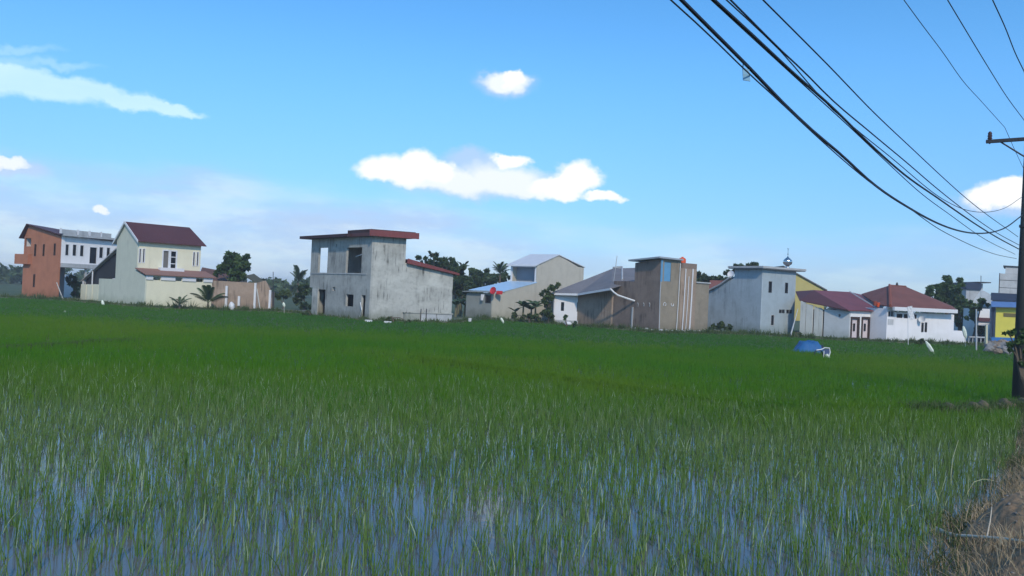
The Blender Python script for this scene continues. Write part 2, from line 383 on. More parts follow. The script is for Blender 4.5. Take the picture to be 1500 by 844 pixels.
# ================================================================== SETTING
def simple_sheet(name, pts, z, m):
    mb = MB(); mb.v = [(x, y, z) for x, y in pts]; mb.f = [list(range(len(pts)))]
    return tag(mb.build(name, m), kind='structure')
def groundmat():
    m = bpy.data.materials.new('grassy earth'); m.use_nodes = True; t = m.node_tree; q = NB(t); bs = t.nodes['Principled BSDF']
    g = q.n('ShaderNodeNewGeometry').outputs['Position']
    c = q.mix(q.smooth(q.noise(g, .05, 5), .4, .6), (.040, .075, .022, 1), (.060, .085, .032, 1))
    c = q.mix(q.m('MULTIPLY', q.smooth(q.noise(g, .6, 5), .5, .72), .5), c, (.11, .09, .055, 1))
    t.links.new(c, bs.inputs['Base Color']); bs.inputs['Roughness'].default_value = .95
    bp = q.n('ShaderNodeBump'); bp.inputs['Distance'].default_value = .1; t.links.new(q.noise(g, 5, 6), bp.inputs['Height']); t.links.new(bp.outputs[0], bs.inputs['Normal'])
    return m
GM = groundmat()
simple_sheet('ground', [(-1390, -690), (1390, -690), (1390, 1890), (-1390, 1890)], -.08, GM)
wm = bpy.data.materials.new('paddy water'); wm.use_nodes = True; t = wm.node_tree; q = NB(t); bs = t.nodes['Principled BSDF']
g = q.n('ShaderNodeNewGeometry').outputs['Position']
c = q.mix(q.smooth(q.noise(g, .35, 5), .4, .65), (.085, .090, .095, 1), (.12, .12, .115, 1)); t.links.new(c, bs.inputs['Base Color'])
bs.inputs['Roughness'].default_value = .08; bs.inputs['IOR'].default_value = 1.33
bp = q.n('ShaderNodeBump'); bp.inputs['Distance'].default_value = .006; bp.inputs['Strength'].default_value = .5
t.links.new(q.noise(g, 4, 4), bp.inputs['Height']); t.links.new(bp.outputs[0], bs.inputs['Normal'])
# far edge of the paddy, as bearing (x/y) against distance
FE = [(-1.4, 84), (-.62, 85), (-.553, 84), (-.45, 75), (-.36, 75), (-.29, 79), (-.245, 76), (-.175, 67), (-.07, 70), (-.03, 84), (.08, 77), (.18, 68), (.24, 72), (.30, 74), (.35, 72), (.41, 70), (.46, 71), (.56, 72), (.63, 74), (1.2, 76)]
fx, fy = np.array([a for a, _ in FE]), np.array([b_ for _, b_ in FE])
def edge_y(x, y): return np.interp(x/np.maximum(y, .1), fx, fy)
simple_sheet('water', [(-95, 2), (0, 2), (4.2, 7), (18, 26), (30, 40), (-95, 40)], 0.0, wm)
def marginmat():
    m = bpy.data.materials.new('rough margin earth'); m.use_nodes = True; t = m.node_tree; q = NB(t); bs = t.nodes['Principled BSDF']
    g = q.n('ShaderNodeNewGeometry').outputs['Position']
    c = q.mix(q.smooth(q.noise(g, .22, 5), .42, .58), (.055, .10, .030, 1), (.17, .135, .095, 1)); c = q.mix(q.smooth(q.noise(g, 1.5, 5), .5, .7), c, (.08, .11, .04, 1))
    t.links.new(c, bs.inputs['Base Color']); bs.inputs['Roughness'].default_value = .95
    return m
V = []; F = []; bb_ = np.linspace(-.8, .75, 220); dd0 = np.interp(bb_, fx, fy); rg = np.random.default_rng(31)
for i in range(220):
    for k, (dy, z) in enumerate(((-1.0, -.09), (-.3, .06), (1.2, .12), (5, .10), (11, .05), (16, -.1))): V.append((bb_[i]*(dd0[i]+dy), dd0[i]+dy+rg.normal(0, .15), z+rg.normal(0, .025)))
for i in range(219):
    for k in range(5): a = i*6+k; F += [(a, a+6, a+7), (a, a+7, a+1)]
tag(npmesh('field_margin', V, F, marginmat(), smooth=True), kind='structure')

# road verge: a bank of dry soil on the right, parallel to the cables, with the road on top
EP = np.array([(-6.8, -6), (0.2, 3), (2.4, 5.2), (3.7, 7.0), (4.45, 8.6), (5.4, 9.9), (7.1, 12), (9.75, 15.5), (12.6, 20), (15.2, 24.2), (43.8, 61), (90, 121)], float)
seg = np.r_[0, np.cumsum(np.hypot(*np.diff(EP, axis=0).T))]
def epos(u): return np.interp(u, seg, EP[:, 0]), np.interp(u, seg, EP[:, 1])
NRM = np.array([.79, -.61])
def hnoise(x, y):
    return (np.sin(x*3.1+y*1.7)+np.sin(x*1.3-y*4.1+1)+np.sin(x*7.9+2)*.4+np.sin(y*8.3+x*2)*.4)*.035
def verge_z(l, y):
    k = np.clip((l+.05)/1.25, 0, 1); s_ = k*k*(3-2*k)
    H = np.interp(y, [0, 8, 10, 16, 21, 60], [.62, .64, .72, .62, .34, .30])
    l2 = np.clip((l-2.2)/1.5, 0, 1)
    return -.09+s_*(H+.09)+(1.0-H)*l2*l2*(3-2*l2)
us = np.r_[np.linspace(0, 60, 1700), np.linspace(61, seg[-1], 60)]
ls = np.r_[np.linspace(-.25, 2.6, 90), [2.9, 3.3, 3.8, 4.4]]
UU, LL = np.meshgrid(us, ls, indexing='ij'); ex, ey = epos(UU)
wob = (np.sin(UU*2.1)+np.sin(UU*5.3+1)*.5)*.09
VX = ex+NRM[0]*(LL+wob*(LL < 2)); VY = ey+NRM[1]*(LL+wob*(LL < 2))
VZ = verge_z(LL, ey)+hnoise(VX, VY)*np.clip(LL, 0, 1)*np.clip(4.4-LL, 0, 1)
def fnoise(x, y):
    o = 0
    for f_, a_ in ((2.3, .05), (5.1, .035), (11.3, .022), (23.7, .013)):
        o = o+a_*np.sin(f_*x*1.1+2.1*np.sin(f_*y*.9+1.3)+f_)*np.cos(f_*y+1.7*np.sin(f_*x*.7))
    return o
VZ += RNG.normal(0, .010, VX.shape)*np.clip(LL*3, 0, 1)
VZ += .8*fnoise(VX, VY)*np.clip(LL*1.5, 0, 1)*np.clip(4.4-LL, 0, 1)
VZ += .12*np.exp(-(((VX-5.55)/.30)**2+((VY-9.1)/.38)**2))     # rounded clod
nu, nl_ = UU.shape; idx = np.arange(nu*nl_).reshape(nu, nl_)
q1 = np.stack([idx[:-1, :-1], idx[1:, :-1], idx[1:, 1:]], -1).reshape(-1, 3); q2 = np.stack([idx[:-1, :-1], idx[1:, 1:], idx[:-1, 1:]], -1).reshape(-1, 3)
vg = npmesh('road_verge', np.stack([VX, VY, VZ], -1).reshape(-1, 3), np.r_[q1, q2][:, ::-1], SOIL, smooth=True); tag(vg, kind='structure')
ASPH = mat('asphalt', (.055, .055, .055), rough=.9, var=.3, bump=.6, bscale=40)
ru = np.linspace(0, seg[-1], 60); rx, ry = epos(ru); rv = []
for d_ in (4.3, 9.5): rv += [(x+.79*d_, y-.61*d_, 1.0) for x, y in zip(rx, ry)]
mb = MB(); mb.v = rv; mb.f = [[i, i+1, 61+i, 60+i] for i in range(59)]; tag(mb.build('road', ASPH), kind='structure')

def surf(u, l):
    ex, ey = epos(u); w_ = (np.sin(u*2.1)+np.sin(u*5.3+1)*.5)*.09*(l < 2); x = ex+NRM[0]*(l+w_); y = ey+NRM[1]*(l+w_)
    z = verge_z(l, ey)+hnoise(x, y)*np.clip(l, 0, 1)*np.clip(4.4-l, 0, 1)+.8*fnoise(x, y)*np.clip(l*1.5, 0, 1)*np.clip(4.4-l, 0, 1)
    return x, y, z+.12*np.exp(-(((x-5.55)/.30)**2+((y-9.1)/.38)**2))-.01
def smooth_line(pts, n):
    P_ = np.array(pts, float); t_ = np.r_[0, np.cumsum(np.linalg.norm(np.diff(P_, axis=0), axis=1))]; u = np.linspace(0, t_[-1], n)
    return np.stack([np.interp(u, t_, P_[:, k]) for k in range(P_.shape[1])], -1)
def bund(pix, w, hgt, seed, m=None):
    c_ = smooth_line([ground(*p)[:2] for p in pix], 240); rr = np.random.default_rng(seed)
    V = []; prof = [(-1.6, -.1), (-1, .25), (-.6, .85), (-.2, 1), (.25, 1), (.7, .8), (1.1, .25), (1.7, -.1)]
    for i, (x, y) in enumerate(c_):
        tp = min(1, i/60)*(.75+.2*math.sin(i*.11+seed)+.15*math.sin(i*.37)); ww_ = w/2*(1+.25*math.sin(i*.083+seed)); 
        for a, z in prof: V.append((x+rr.normal(0, .008), y+a*ww_+rr.normal(0, .012), -.06+z*hgt*tp+rr.normal(0, .008)))
    n = len(prof); F = []
    for i in range(len(c_)-1):
        for k in range(n-1):
            A = i*n+k; F += [(A, A+n, A+n+1), (A, A+n+1, A+1)]
    tag(npmesh('paddy_bund', V, F, m or BUNDM, smooth=True), kind='structure'); return c_
bl1 = bund([(600, 528), (700, 540), (790, 555), (900, 572), (1000, 590), (1100, 599), (1250, 604), (1400, 606), (1490, 602)], .4, .19, 1)
bl3 = bund([(1330, 606), (1400, 607), (1440, 607), (1475, 604), (1515, 600)], .8, .40, 3, mat('damp brown earth', (.16, .13, .085), rough=.95, var=.7, scale=2.5, dark=(.06, .08, .03), bump=.8))
bl2 = bund([(-120, 516), (20, 512), (80, 508), (150, 502), (210, 501)], .35, .09, 2)

# ================================================================== HOUSES
# --- orange two-storey house
C = ground(84, 438.5)
H = House('terrace_house', 'two-storey house with orange gable wall and white upper front above an open ground floor', 'house', C, 30, 60)
LL_ = H.L(32, 425)[0]; zA = H.L(44, 329)[1]; sA = H.L(43, 332)[0]; zE = H.L(31, 347)[1]; zF = H.L(86, 346)[1]
LR = H.Rr(174, 370)[0]
rs = [H.rect('L', 50.5, 53, 358, 375), H.rect('L', 63, 65.3, 358, 375), H.rect('L', 79, 81.5, 357, 374), H.rect('L', 48.8, 51.2, 402, 420.5)]
ver = H.rect('L', 37, 45.5, 349, 361)
H.wall('gable_wall', 'L', [(0.0, -.3), (0.0, zF), (sA, zA-.1), (LL_, zE), (LL_, -.3)], rs+[ver], ORANGE)
for r in rs: H.window('L', r, mat('dark brown frame', (.05, .03, .025)), fw=.05)
bw = H.rect('L', 26.5, 45.8, 372.5, 387)
H.box('balcony', bw[0], bw[1], -.4, -.003, bw[2], bw[3], ORANGE)
z2 = H.Rr(120, 387)[1]; z1 = H.Rr(120, 393)[1]; ztop = H.Rr(120, 348)[1]
rf = [H.rect('R', 95.3, 101.3, 357.6, 374.6), H.rect('R', 106, 112.4, 358, 375.3), H.rect('R', 116.8, 123, 359, 376),
      H.rect('R', 145, 151.4, 361.8, 378.5), H.rect('R', 155.7, 161.6, 362.5, 378)]
dr = H.rect('R', 130.7, 142.2, 361.8, 386)
H.wall('front_wall', 'R', [(.142, z2), (LR, z2), (LR, ztop), (.142, ztop)], rf+[(dr[0], dr[1], z2+.08, dr[3])], WHITEP)
for r in rf: H.window('R', r, TRIM, fw=.05, proud=.02)
H.window('R', (dr[0], dr[1], z2+.08, dr[3]), TRIM, fw=.06, name='door', proud=.02)
H.box('floor_slab', -.35, LL_-.15, .142, LR, z1, z2-.004, CONC)
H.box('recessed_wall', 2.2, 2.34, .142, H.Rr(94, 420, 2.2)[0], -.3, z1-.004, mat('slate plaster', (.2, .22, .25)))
H.box('back_wall', LL_-.14, LL_-.002, .142, LR, z2, zE-.05, WHITEP)
H.box('end_wall', 0.14, LL_-.15, LR-.14, LR, z2, ztop, WHITEP)
H.box('column', 0, .2, LR-.5, LR-.3, -.3, z1-.004, WHITEP); H.box('column', 0, .2, 3.0, 3.2, -.3, z1-.004, CONC)
zEf = H.Rr(100, 345)[1]
tq = H.Rr(128, 334, sA)[0]
H.plate('roof', [(-.35, -.35, zEf+.05), (-.35, LR, zEf-.15), (sA, LR-1.6, zA-.35), (sA, -.35, zA+.08)], .09, MAROON)
H.plate('rear_roof', [(sA+.003, -.35, zA+.08), (sA+.003, LR-1.6, zA-.35), (LL_+.5, LR, zE-.1), (LL_+.5, -.35, zE-.12)], .09, MAROON)
H.box('roof_beam', -.55, -.15, .0, LR, ztop+.004, ztop+.22, CONC)
pz0 = ztop+.225; pz1 = H.Rr(120, 338.5, -.5)[1]
for a, c_ in ((89.5, 112), (115, 129), (132, 146.5), (149, 163)):
    t0 = H.Rr(a, 341, -.5)[0]; t1 = H.Rr(c_, 343, -.5)[0]
    H.box('parapet_panel', -.53, -.43, t0+.05, t1, pz0, pz1, CONC); H.box('parapet_post', -.56, -.40, t0-.12, t0+.046, pz0, pz1+.1, TRIM)
th = thing('leaning_pole', 'long thin pale pole leaning against the orange house', 'pole', at(93, 440, 85))
MB().tube([at(83, 414, 88), at(93, 440.5, 85)], .05).build('pole', WOODW, th)
HO = H
# white garden wall and plants seen through the open ground floor
th = thing('rear_wall', 'low white wall seen through the open ground floor of the orange house', 'wall', at(98, 436, 101))
a = at(92, 402, 100); c_ = at(107, 440, 100); MB().box(a.x, c_.x, 100, 100.2, -.2, a.z).build('wall_panel', WHITEP, th)

# --- cream house with maroon gable roof
C = ground(211, 449.5)
H = House('gabled_house', 'two-storey cream house with sage gable end and maroon pitched roof', 'house', C, 45, 45)
LLt = H.L(144, 430)[0]; sU = H.L(201, 375)[0]; LLu = H.L(170.4, 375)[0]
sR = H.L(185, 330)[0]; zR = H.L(185, 326)[1]; zEr = H.L(203, 350)[1]; zEl = H.L(166, 351)[1]
zM = H.L(211, 404.5)[1]; zM2 = H.L(200, 397)[1]; zW = H.L(155, 408.5)[1]
H.wall('gable_wall', 'L', [(0, -.3), (0, zM), (sU, zM2), (sU, zEr), (sR, zR), (LLu, zEl-.05), (LLu, zW), (LLt, zW), (LLt, -.3)], [], SAGE)
TU = H.Rr(294, 375, sU)[0]; TL = H.Rr(310, 430)[0]
wn = [H.rect('R', 203.3, 206.9, 364, 385, sU), H.rect('R', 208.6, 212.2, 364, 385, sU), H.rect('R', 282.2, 285.7, 369, 390, sU), H.rect('R', 287.6, 291, 369, 390, sU)]
wc = H.rect('R', 237.6, 259, 366.6, 396, sU)
H.wall('upper_front_wall', 'R', [(.142, zM2-.4), (TU, zM2-.4), (TU, zEr), (.142, zEr)], wn+[wc], CREAM, o=sU)
for r in wn: H.window('R', r, TRIM, o=sU, fw=.05, proud=.04)
wl = (wc[0], (wc[0]+wc[1])/2-.02, wc[2], wc[3]); wr = ((wc[0]+wc[1])/2+.02, wc[1], wc[2], wc[3])
H.window('R', wl, TRIM, mat('curtain', (.16, .15, .14)), o=sU, fw=.10, label='left leaf of the balcony door with a curtain'); H.window('R', wr, TRIM, o=sU, fw=.10, bars=2)
H.box('end_wall', sU+.142, LLu, TU-.14, TU-.002, 0, zEr-.02, CREAM)
H.box('rear_wall', LLt-.14, LLt-.002, .142, TL, -.3, zW, CREAM)
vents = [H.rect('R', 224.4, 235, 405.5, 410.5), H.rect('R', 256.8, 266.4, 407, 411.5), H.rect('R', 287, 297.3, 408, 413)]
zT = H.Rr(260, 405)[1]
vz0 = min(v[2] for v in vents); vz1 = max(v[3] for v in vents); vents = [(v[0], v[1], vz0, vz1) for v in vents]
H.wall('front_wall', 'R', [(.142, -.3), (TL, -.3), (TL, vz1+.08), (.142, vz1+.08)], vents, CREAM)
xs = [.05]+[x for v in vents for x in (v[0]-.03, v[1]+.03)]+[TL]
for i in range(0, 8, 2): H.box('lintel_block', -.10, -.003, xs[i], xs[i+1], vz0+.02, vz1+.05, TRIM)
H.box('side_wall', .142, LLt-.15, TL-.14, TL-.002, -.3, vz1, CREAM)
H.plate('canopy_roof', [(-.3, -.15, vz1+.18), (-.3, TL+.3, vz1+.18), (sU-.01, TL+.3, vz1+.75), (sU-.01, -.15, vz1+.75)], .08, mat('faded brown roof', (.28, .15, .12), ribs=.25, ribdir=(.7, .7, 0)))
H.box('balcony_ledge', sU-.7, sU-.006, wc[0]-.4, wc[1]+.5, vz1+.5, vz1+.9, TRIM)
ov = .45; sl_ = (zR-zEr)/(sR-sU)
Tr = TU+.35
H.plate('roof', [(sU-ov, -.15, zEr-sl_*ov+.05), (sU-ov, Tr, zEr-sl_*ov+.05), (sR, Tr-.25, zR+.08), (sR, -.15, zR+.08)], .08, MAROON)
sl2 = (zR-zEl)/(LLu-sR)
H.plate('rear_roof', [(sR+.003, -.15, zR+.08), (sR+.003, Tr-.25, zR+.08), (LLu+.7, Tr, zR+.08-sl2*(LLu+.7-sR)), (LLu+.7, -.15, zR+.08-sl2*(LLu+.7-sR))], .08, PALEROOF)
mb = MB()
def vb(s0, za, s1, zb): mb.hexa([H.P(s0, -.22, za-.16), H.P(s1, -.22, zb-.16), H.P(s1, -.153, zb-.16), H.P(s0, -.153, za-.16), H.P(s0, -.22, za+.07), H.P(s1, -.22, zb+.07), H.P(s1, -.153, zb+.07), H.P(s0, -.153, za+.07)])
vb(sU-ov, zEr-sl_*ov+.03, sR, zR+.06); vb(sR, zR+.06, LLu+.7, zR+.06-sl2*(LLu+.7-sR)); mb.build('verge_board', TRIM, H.root)
HC = H
# covered outside stairs between the two houses
S0 = H.L(143, 420)[0]
th = thing('covered_staircase', 'outdoor staircase under a sloping dark cover between the orange and cream houses', 'staircase', H.P(S0, .4, 0))
f0 = lambda px, py: H.L(px, py, .6)
pl = [f0(165, 371), f0(150, 381), f0(137, 392), f0(121, 409), f0(120, 417), f0(143, 417), f0(145, 409), f0(168, 407)]
MB().prism(pl, [], lambda s, z: H.P(s, .9, z), lambda s, z: H.P(s, 1.0, z)).build('side_screen', DARKIN, th)
p0 = H.P(f0(171, 363)[0], .55, f0(171, 363)[1]); p1 = H.P(f0(119, 411)[0], .55, f0(119, 411)[1])
mb = MB(); off = Vector((H.dR.x, H.dR.y, 0))*.9
mb.plate([p0, p1, p1+off*1.6, p0+off*1.6], .12).build('sloping_roof', CONC, th)
for px, py, yb in ((122, 410, 418), (136, 396, 417)):
    s_, z_ = f0(px, py); q0 = H.P(s_, .6, z_-.1); MB().tube([(q0.x, q0.y, -.2), q0], .07).build('post', TRIM, th)
for i in range(9):
    k = i/9; q0 = p1.lerp(p0, k); MB().box(q0.x-.35, q0.x+.35, q0.y+.9, q0.y+2.0, q0.z-1.2, q0.z-1.05).build('step', CONC, th)
th = thing('boundary_wall', 'low cream panel wall left of the cream house, below the stairs', 'wall', ground(131, 442))
for a, c_ in ((118, 125.5), (126.6, 134.5), (135.6, 143.6)):
    A = H.L(a, 430)[0]; B_ = H.L(c_, 430)[0]; zt = H.L((a+c_)/2, 416.5)[1]
    MB().prism([(A, -.3), (B_, -.3), (B_, zt), (A, zt)], [], lambda s, z: H.P(s, 0, z), lambda s, z: H.P(s, .12, z)).build('panel', CREAM, th)

# --- brown block wall with white posts
th = thing('block_wall', 'unfinished brown block wall with white concrete posts right of the cream house', 'wall', ground(343, 451))
D0, D1 = 78.0, 80.0
def wl_(px, py): k = (px-311)/(399-311); return at(px, py, D0+(D1-D0)*k)
A = wl_(311.5, 411); B_ = wl_(374.6, 414.5)
mb = MB(); mb.hexa([(A.x, A.y, -.3), (B_.x, B_.y, -.3), (B_.x, B_.y+.15, -.3), (A.x, A.y+.15, -.3), A, B_, B_+Vector((0, .15, 0)), A+Vector((0, .15, 0))]); mb.build('wall_panel', BLOCK, th)
pts = [wl_(375.6, 414.5), wl_(389, 411), wl_(394, 420), wl_(398, 428), wl_(398.5, 455), wl_(375.6, 455)]
mb = MB(); n = len(pts); mb.v = [tuple(p) for p in pts]+[tuple(p+Vector((0, .15, 0))) for p in pts]; mb.f = [list(range(n)), list(range(n, 2*n))[::-1]]+[[i, (i+1) % n, n+(i+1) % n, n+i] for i in range(n)]
mb.build('wall_end', BLOCK, th)
for px, y0, y1 in ((333, 419, 455), (351, 434, 448), (375, 414.5, 452), (396.5, 425, 452)):
    a = wl_(px, y0)-Vector((0, .12, 0)); c_ = wl_(px, y1)-Vector((0, .12, 0)); MB().box(a.x-.1, a.x+.1, a.y-.08, a.y+.08, max(c_.z, -.2), a.z).build('post', TRIM, th)
th = thing('leaning_plank', 'pale plank leaning on the right end of the brown block wall', 'plank', wl_(386, 458)-Vector((0, .8, 0)))
MB().tube([wl_(377, 423)-Vector((0, .2, 0)), wl_(386, 459)-Vector((0, .9, 0))], .06, 4).build('plank', WOODW, th)
th = thing('antenna_mast', 'thin mast standing behind the brown block wall', 'mast', wl_(397.5, 450)+Vector((0, .6, 0)))
MB().tube([wl_(397.5, 455)+Vector((0, .6, 0)), wl_(397.5, 398)+Vector((0, .6, 0))], .035, 5).build('mast', DARKMETAL, th)
p = ground(339, 455.5); th = thing('white_sack', 'white sack leaning by the foot of the brown block wall', 'sack', p)
MB().blob((p.x, p.y, .35), .33, 3, sq=(.9, .8, 1.5)).build('sack', TRIM, th, smooth=True)
# olive shed roof and maroon shed behind it
th = thing('lean_to_shed', 'low shed with a dark olive sloping roof behind the block wall', 'shed', at(378, 440, 86))
mb = MB().plate([at(360, 404, 85), at(372, 401, 88), at(400, 421, 88), at(389, 424, 84)], .1); mb.build('roof', mat('olive roof', (.10, .095, .06), rough=.9), th)
a = at(362, 410, 86.4); c_ = at(397, 410, 86.4); MB().box(a.x, c_.x, 86.2, 88, -.3, at(380, 427, 86).z).build('wall', BLOCKD, th)
th = thing('low_shed', 'low shed with brown roof between the cream house and the round tree', 'shed', at(315, 440, 92))
a = at(292, 408, 92); c_ = at(345, 411, 92); MB().box(a.x, c_.x, 92, 96, -.3, a.z).build('wall', BLOCKD, th)
MB().plate([at(290, 409, 91.4), at(348, 412, 91.4), at(330, 398, 95), at(296, 391.5, 95)], .1).build('roof', mat('dark brown roof', (.13, .07, .06)), th)

# --- grey unfinished house
C = ground(540, 470)
H = House('unfinished_house', 'bare grey cement two-storey house with dark open windows and red roof edges', 'house', C, 50, 25)
Lu = H.L(454.6, 400)[0]; Ll = H.L(457.5, 440)[0]; ztop = H.L(540, 346.5)[1]; zf = H.L(456, 421)[1]
T1 = H.Rr(594, 380)[0]; T2 = H.Rr(662.6, 430)[0]; zx1 = H.Rr(593.5, 385)[1]; zx2 = H.Rr(662, 402.5)[1]
DB = Lu
tw = H.rect('L', 466.3, 479.8, 363, 399.5); sq = H.rect('L', 507, 529.8, 362.6, 400); dr = H.rect('L', 464.5, 476, 424, 468)
ve = H.rect('L', 486.8, 490.8, 420.7, 426); wi = H.rect('L', 506.5, 517.6, 431.4, 449); sd_ = H.rect('L', 528.9, 534.8, 432.4, 464.6); lv = H.rect('L', 491.6, 493.6, 358, 362.5)
H.wall('left_wall', 'L', [(0, -.3), (0, ztop), (Lu, ztop), (Lu, zf), (Ll, zf), (Ll, -.3)], [tw, sq, (dr[0], dr[1], .05, dr[3]), ve, wi, (sd_[0], sd_[1], .15, sd_[3]), lv], CEMENT, th=.18)
H.wall('right_wall', 'R', [(.182, -.3), (.182, ztop), (T1, ztop), (T1, zx1), (T2, zx2), (T2, -.3)], [], CEMENT2, th=.18)
LRb = T1
# back wall with the opening that shows the sky through the tall window
bk = [H.Rr(x, y, Lu-.1) for x, y in ((462, 360), (484.5, 404))]
H.wall('rear_wall', 'L', [(.19, -.3), (.19, ztop-.01), (Lu, ztop-.01), (Lu, -.3)], [], CEMENT, o=LRb-.16, th=.16)
H.wall('far_wall', 'R', [(.182, zf), (LRb-.17, zf), (LRb-.17, ztop-.01), (.182, ztop-.01)], [(max(bk[0][0], .25), min(bk[1][0], LRb-.3), max(bk[1][1], zf+.06), min(bk[0][1], ztop-.1))], CEMENT, o=Lu-.18, th=.178)
H.wall('far_wall', 'R', [(.182, -.3), (LRb-.17, -.3), (LRb-.17, zf-.1), (.182, zf-.1)], [], CEMENT, o=Ll-.18, th=.178)
H.box('upper_floor', .19, Lu-.19, .19, LRb-.17, zf-.12, zf+.03, CONC)
spx = H.L(496, 380, 1.6)[0]
H.wall('inner_wall_or_shade_panel', 'L', [(.19, zf+.03), (.19, ztop-.01), (spx, ztop-.01), (spx, zf+.03)], [], CEMENT, o=2.2, th=.1)
q0 = H.P(H.L(521, 376, .8)[0], .8, H.L(521, 376, .8)[1]); q1 = H.P(H.L(531, 372.5, .25)[0], .25, H.L(531, 372.5, .25)[1])
MB().tube([q0, q1], .05, 4).build('loose_batten', TRIM, H.root)
bs_ = H.P(H.L(529, 452, -.1)[0], -.1, 2.0)
MB().tube([H.P(sd_[1]-.1, -.12, sd_[2]+1.2), H.P(sd_[0]+.05, -.25, sd_[2]+.6), H.P(sd_[1]-.05, -.15, .1)], .04, 4).build('hanging_sheet', TRIM, H.root)
H.wall('inner_wall_or_shade_panel', 'L', [(.19, -.3), (Ll-.2, -.3), (Ll-.2, zf-.13), (.19, zf-.13)], [], DARKIN, o=.9, th=.1)  # added near-black partition, its colour stands in for the unlit rooms behind the openings
H.box('sill_band', H.L(540, 400)[0]+.3, Lu, -.05, -.003, H.L(490, 401)[1]-.03, H.L(490, 401)[1]+.03, CONC)
sB = H.L(521, 345)[0]
H.box('left_roof', sB, H.L(441.5, 344, -.6)[0], -.75, LRb+.4, ztop+.004, ztop+.26, mat('roof edge with painted shade', (.05, .025, .03)))  # shade of the left side put into the roof edge colour
H.box('tower_roof', -.5, sB+.6, -.4, T1+.5, ztop+.285, ztop+.56, mat('roof edge with painted shade', (.05, .025, .03)))  # same darkened colour, shaded left side against the red lit fascia
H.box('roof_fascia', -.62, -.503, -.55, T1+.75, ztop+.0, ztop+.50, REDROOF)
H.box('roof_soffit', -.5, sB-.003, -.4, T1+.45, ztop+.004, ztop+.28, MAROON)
H.plate('side_roof', [(-.35, T1+.003, zx1+.30), (-.35, T2+.35, zx2+.02), (7.0, T2+.35, zx2+.02), (7.0, T1+.003, zx1+.30)], .07, REDROOF)
mb = MB(); mb.hexa([H.P(-.36, T1+.003, zx1-.05), H.P(-.36, T2+.35, zx2-.02), H.P(-.16, T2+.35, zx2-.02), H.P(-.16, T1+.003, zx1-.05), H.P(-.36, T1+.003, zx1+.36), H.P(-.36, T2+.35, zx2+.14), H.P(-.352, T2+.35, zx2+.14), H.P(-.352, T1+.003, zx1+.36)]); mb.build('side_fascia', REDROOF, H.root)
H.box('side_rear_wall', .182, 6.9, T2-.15, T2-.002, -.3, zx2-.05, CEMENT)
H.box('side_far_wall', 6.85, 7.0, T1, T2-.16, -.3, zx2-.05, CEMENT)
p0_ = H.Rr(590, 468)[0]; zp = H.Rr(625, 459.5)[1]
pe = np.linspace(p0_, T2-.05, 4)
for i in range(3): H.box('plinth_panel', -.22, -.003, pe[i]+.03, pe[i+1]-.03, -.3, zp, CONC if i else CEMENT2)
H.box('plinth_cap', -.28, .0-.003, p0_-.05, T2, zp+.003, zp+.09, CEMENT2)
for px in (616.5, 624.5): t_ = H.Rr(px, 460, -.3)[0]; MB().tube([H.P(-.3, t_, -.1), H.P(-.3, t_, zp+.4)], .035, 4).build('rebar', DARKMETAL, H.root)
H.box('corner_pillar', Ll-.02, Ll-1.15, -.06, -.003, -.3, zf-.1, CEMENT2)
for px, py in ((540, 471.5), (568, 473.5)):
    p = ground(px, py); th = thing('concrete_offcut', 'pale slab in the grass ' + ('at the corner of the grey house' if px < 560 else 'below the right wall of the grey house'), 'slab', p)
    MB().box(p.x-.28, p.x+.28, p.y-.15, p.y+.15, .0, .15).build('slab', TRIM, th)

# --- beige house with the blue lean-to roof
C = ground(720.5, 467)
H = House('beige_house', 'beige house with pale gabled attic box and light blue lower roof', 'house', C, 35, 45)
tb = H.Rr(787, 400)[0]; zA = H.Rr(817.7, 374)[1]; tA = H.Rr(817.7, 374)[0]; zE = H.Rr(788, 389.5)[1]; TE = H.Rr(854.6, 410)[0]; zb0 = H.Rr(720.5, 431)[1]; zb1 = H.Rr(785.3, 413.5)[1]
t37 = H.Rr(737.6, 427)[0]; z37 = H.Rr(737.6, 427)[1]
H.wall('side_wall', 'R', [(0, -.3), (0, zb0), (t37, z37), (tb, zb1), (tb, zE), (tA, zA), (H.Rr(832, 382)[0], H.Rr(832, 382)[1]), (H.Rr(847, 391)[0], H.Rr(847, 391)[1]), (TE, H.Rr(854.6, 392.6)[1]), (TE, -.3)], [], BEIGE)
SL = H.L(748, 400, tb)[0]; SB = H.L(682.7, 445)[0]
zo1 = H.L(766, 391.5, tb)[1]
op = (.35, SL-.18, zb1+.05, zo1)
H.wall('attic_front', 'L', [(.142, zb1-.6), (.142, zE), (SL, zE), (SL, zb1-.6)], [op], TRIM, o=tb, th=.12)
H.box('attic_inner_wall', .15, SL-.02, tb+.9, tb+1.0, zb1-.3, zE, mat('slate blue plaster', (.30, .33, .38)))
H.box('attic_side_wall', SL-.12, SL-.002, tb+.13, TE-.4, -.3, zE, BEIGE)
H.plate('attic_roof', [(-.12, tb-.45, zE+.06), (SL+.2, tb-.45, zE+.06), (SL+.2, tA, zA+.1), (-.12, tA, zA+.1)], .1, PALEROOF)
H.plate('attic_rear_roof', [(-.12, tA+.003, zA+.1), (SL+.2, tA+.003, zA+.1), (SL+.2, TE+.1, H.Rr(854.6, 391)[1]), (-.12, TE+.1, H.Rr(854.6, 391)[1])], .1, PALEROOF)
H.box('attic_eave', -.14, SL+.22, tb-.5, tb-.453, zE-.1, zE+.07, TRIM)
H.plate('lower_roof', [(-.05, t37-.05, z37+.04), (SL+1.4, t37+.3, z37+.04), (SL+.3, tb-.004, zb1+.02), (-.05, tb-.004, zb1+.02)], .08, BLUEROOF)
dw = H.rect('L', 711.5, 719, 432.5, 444)
zl = H.L(700, 429)[1]
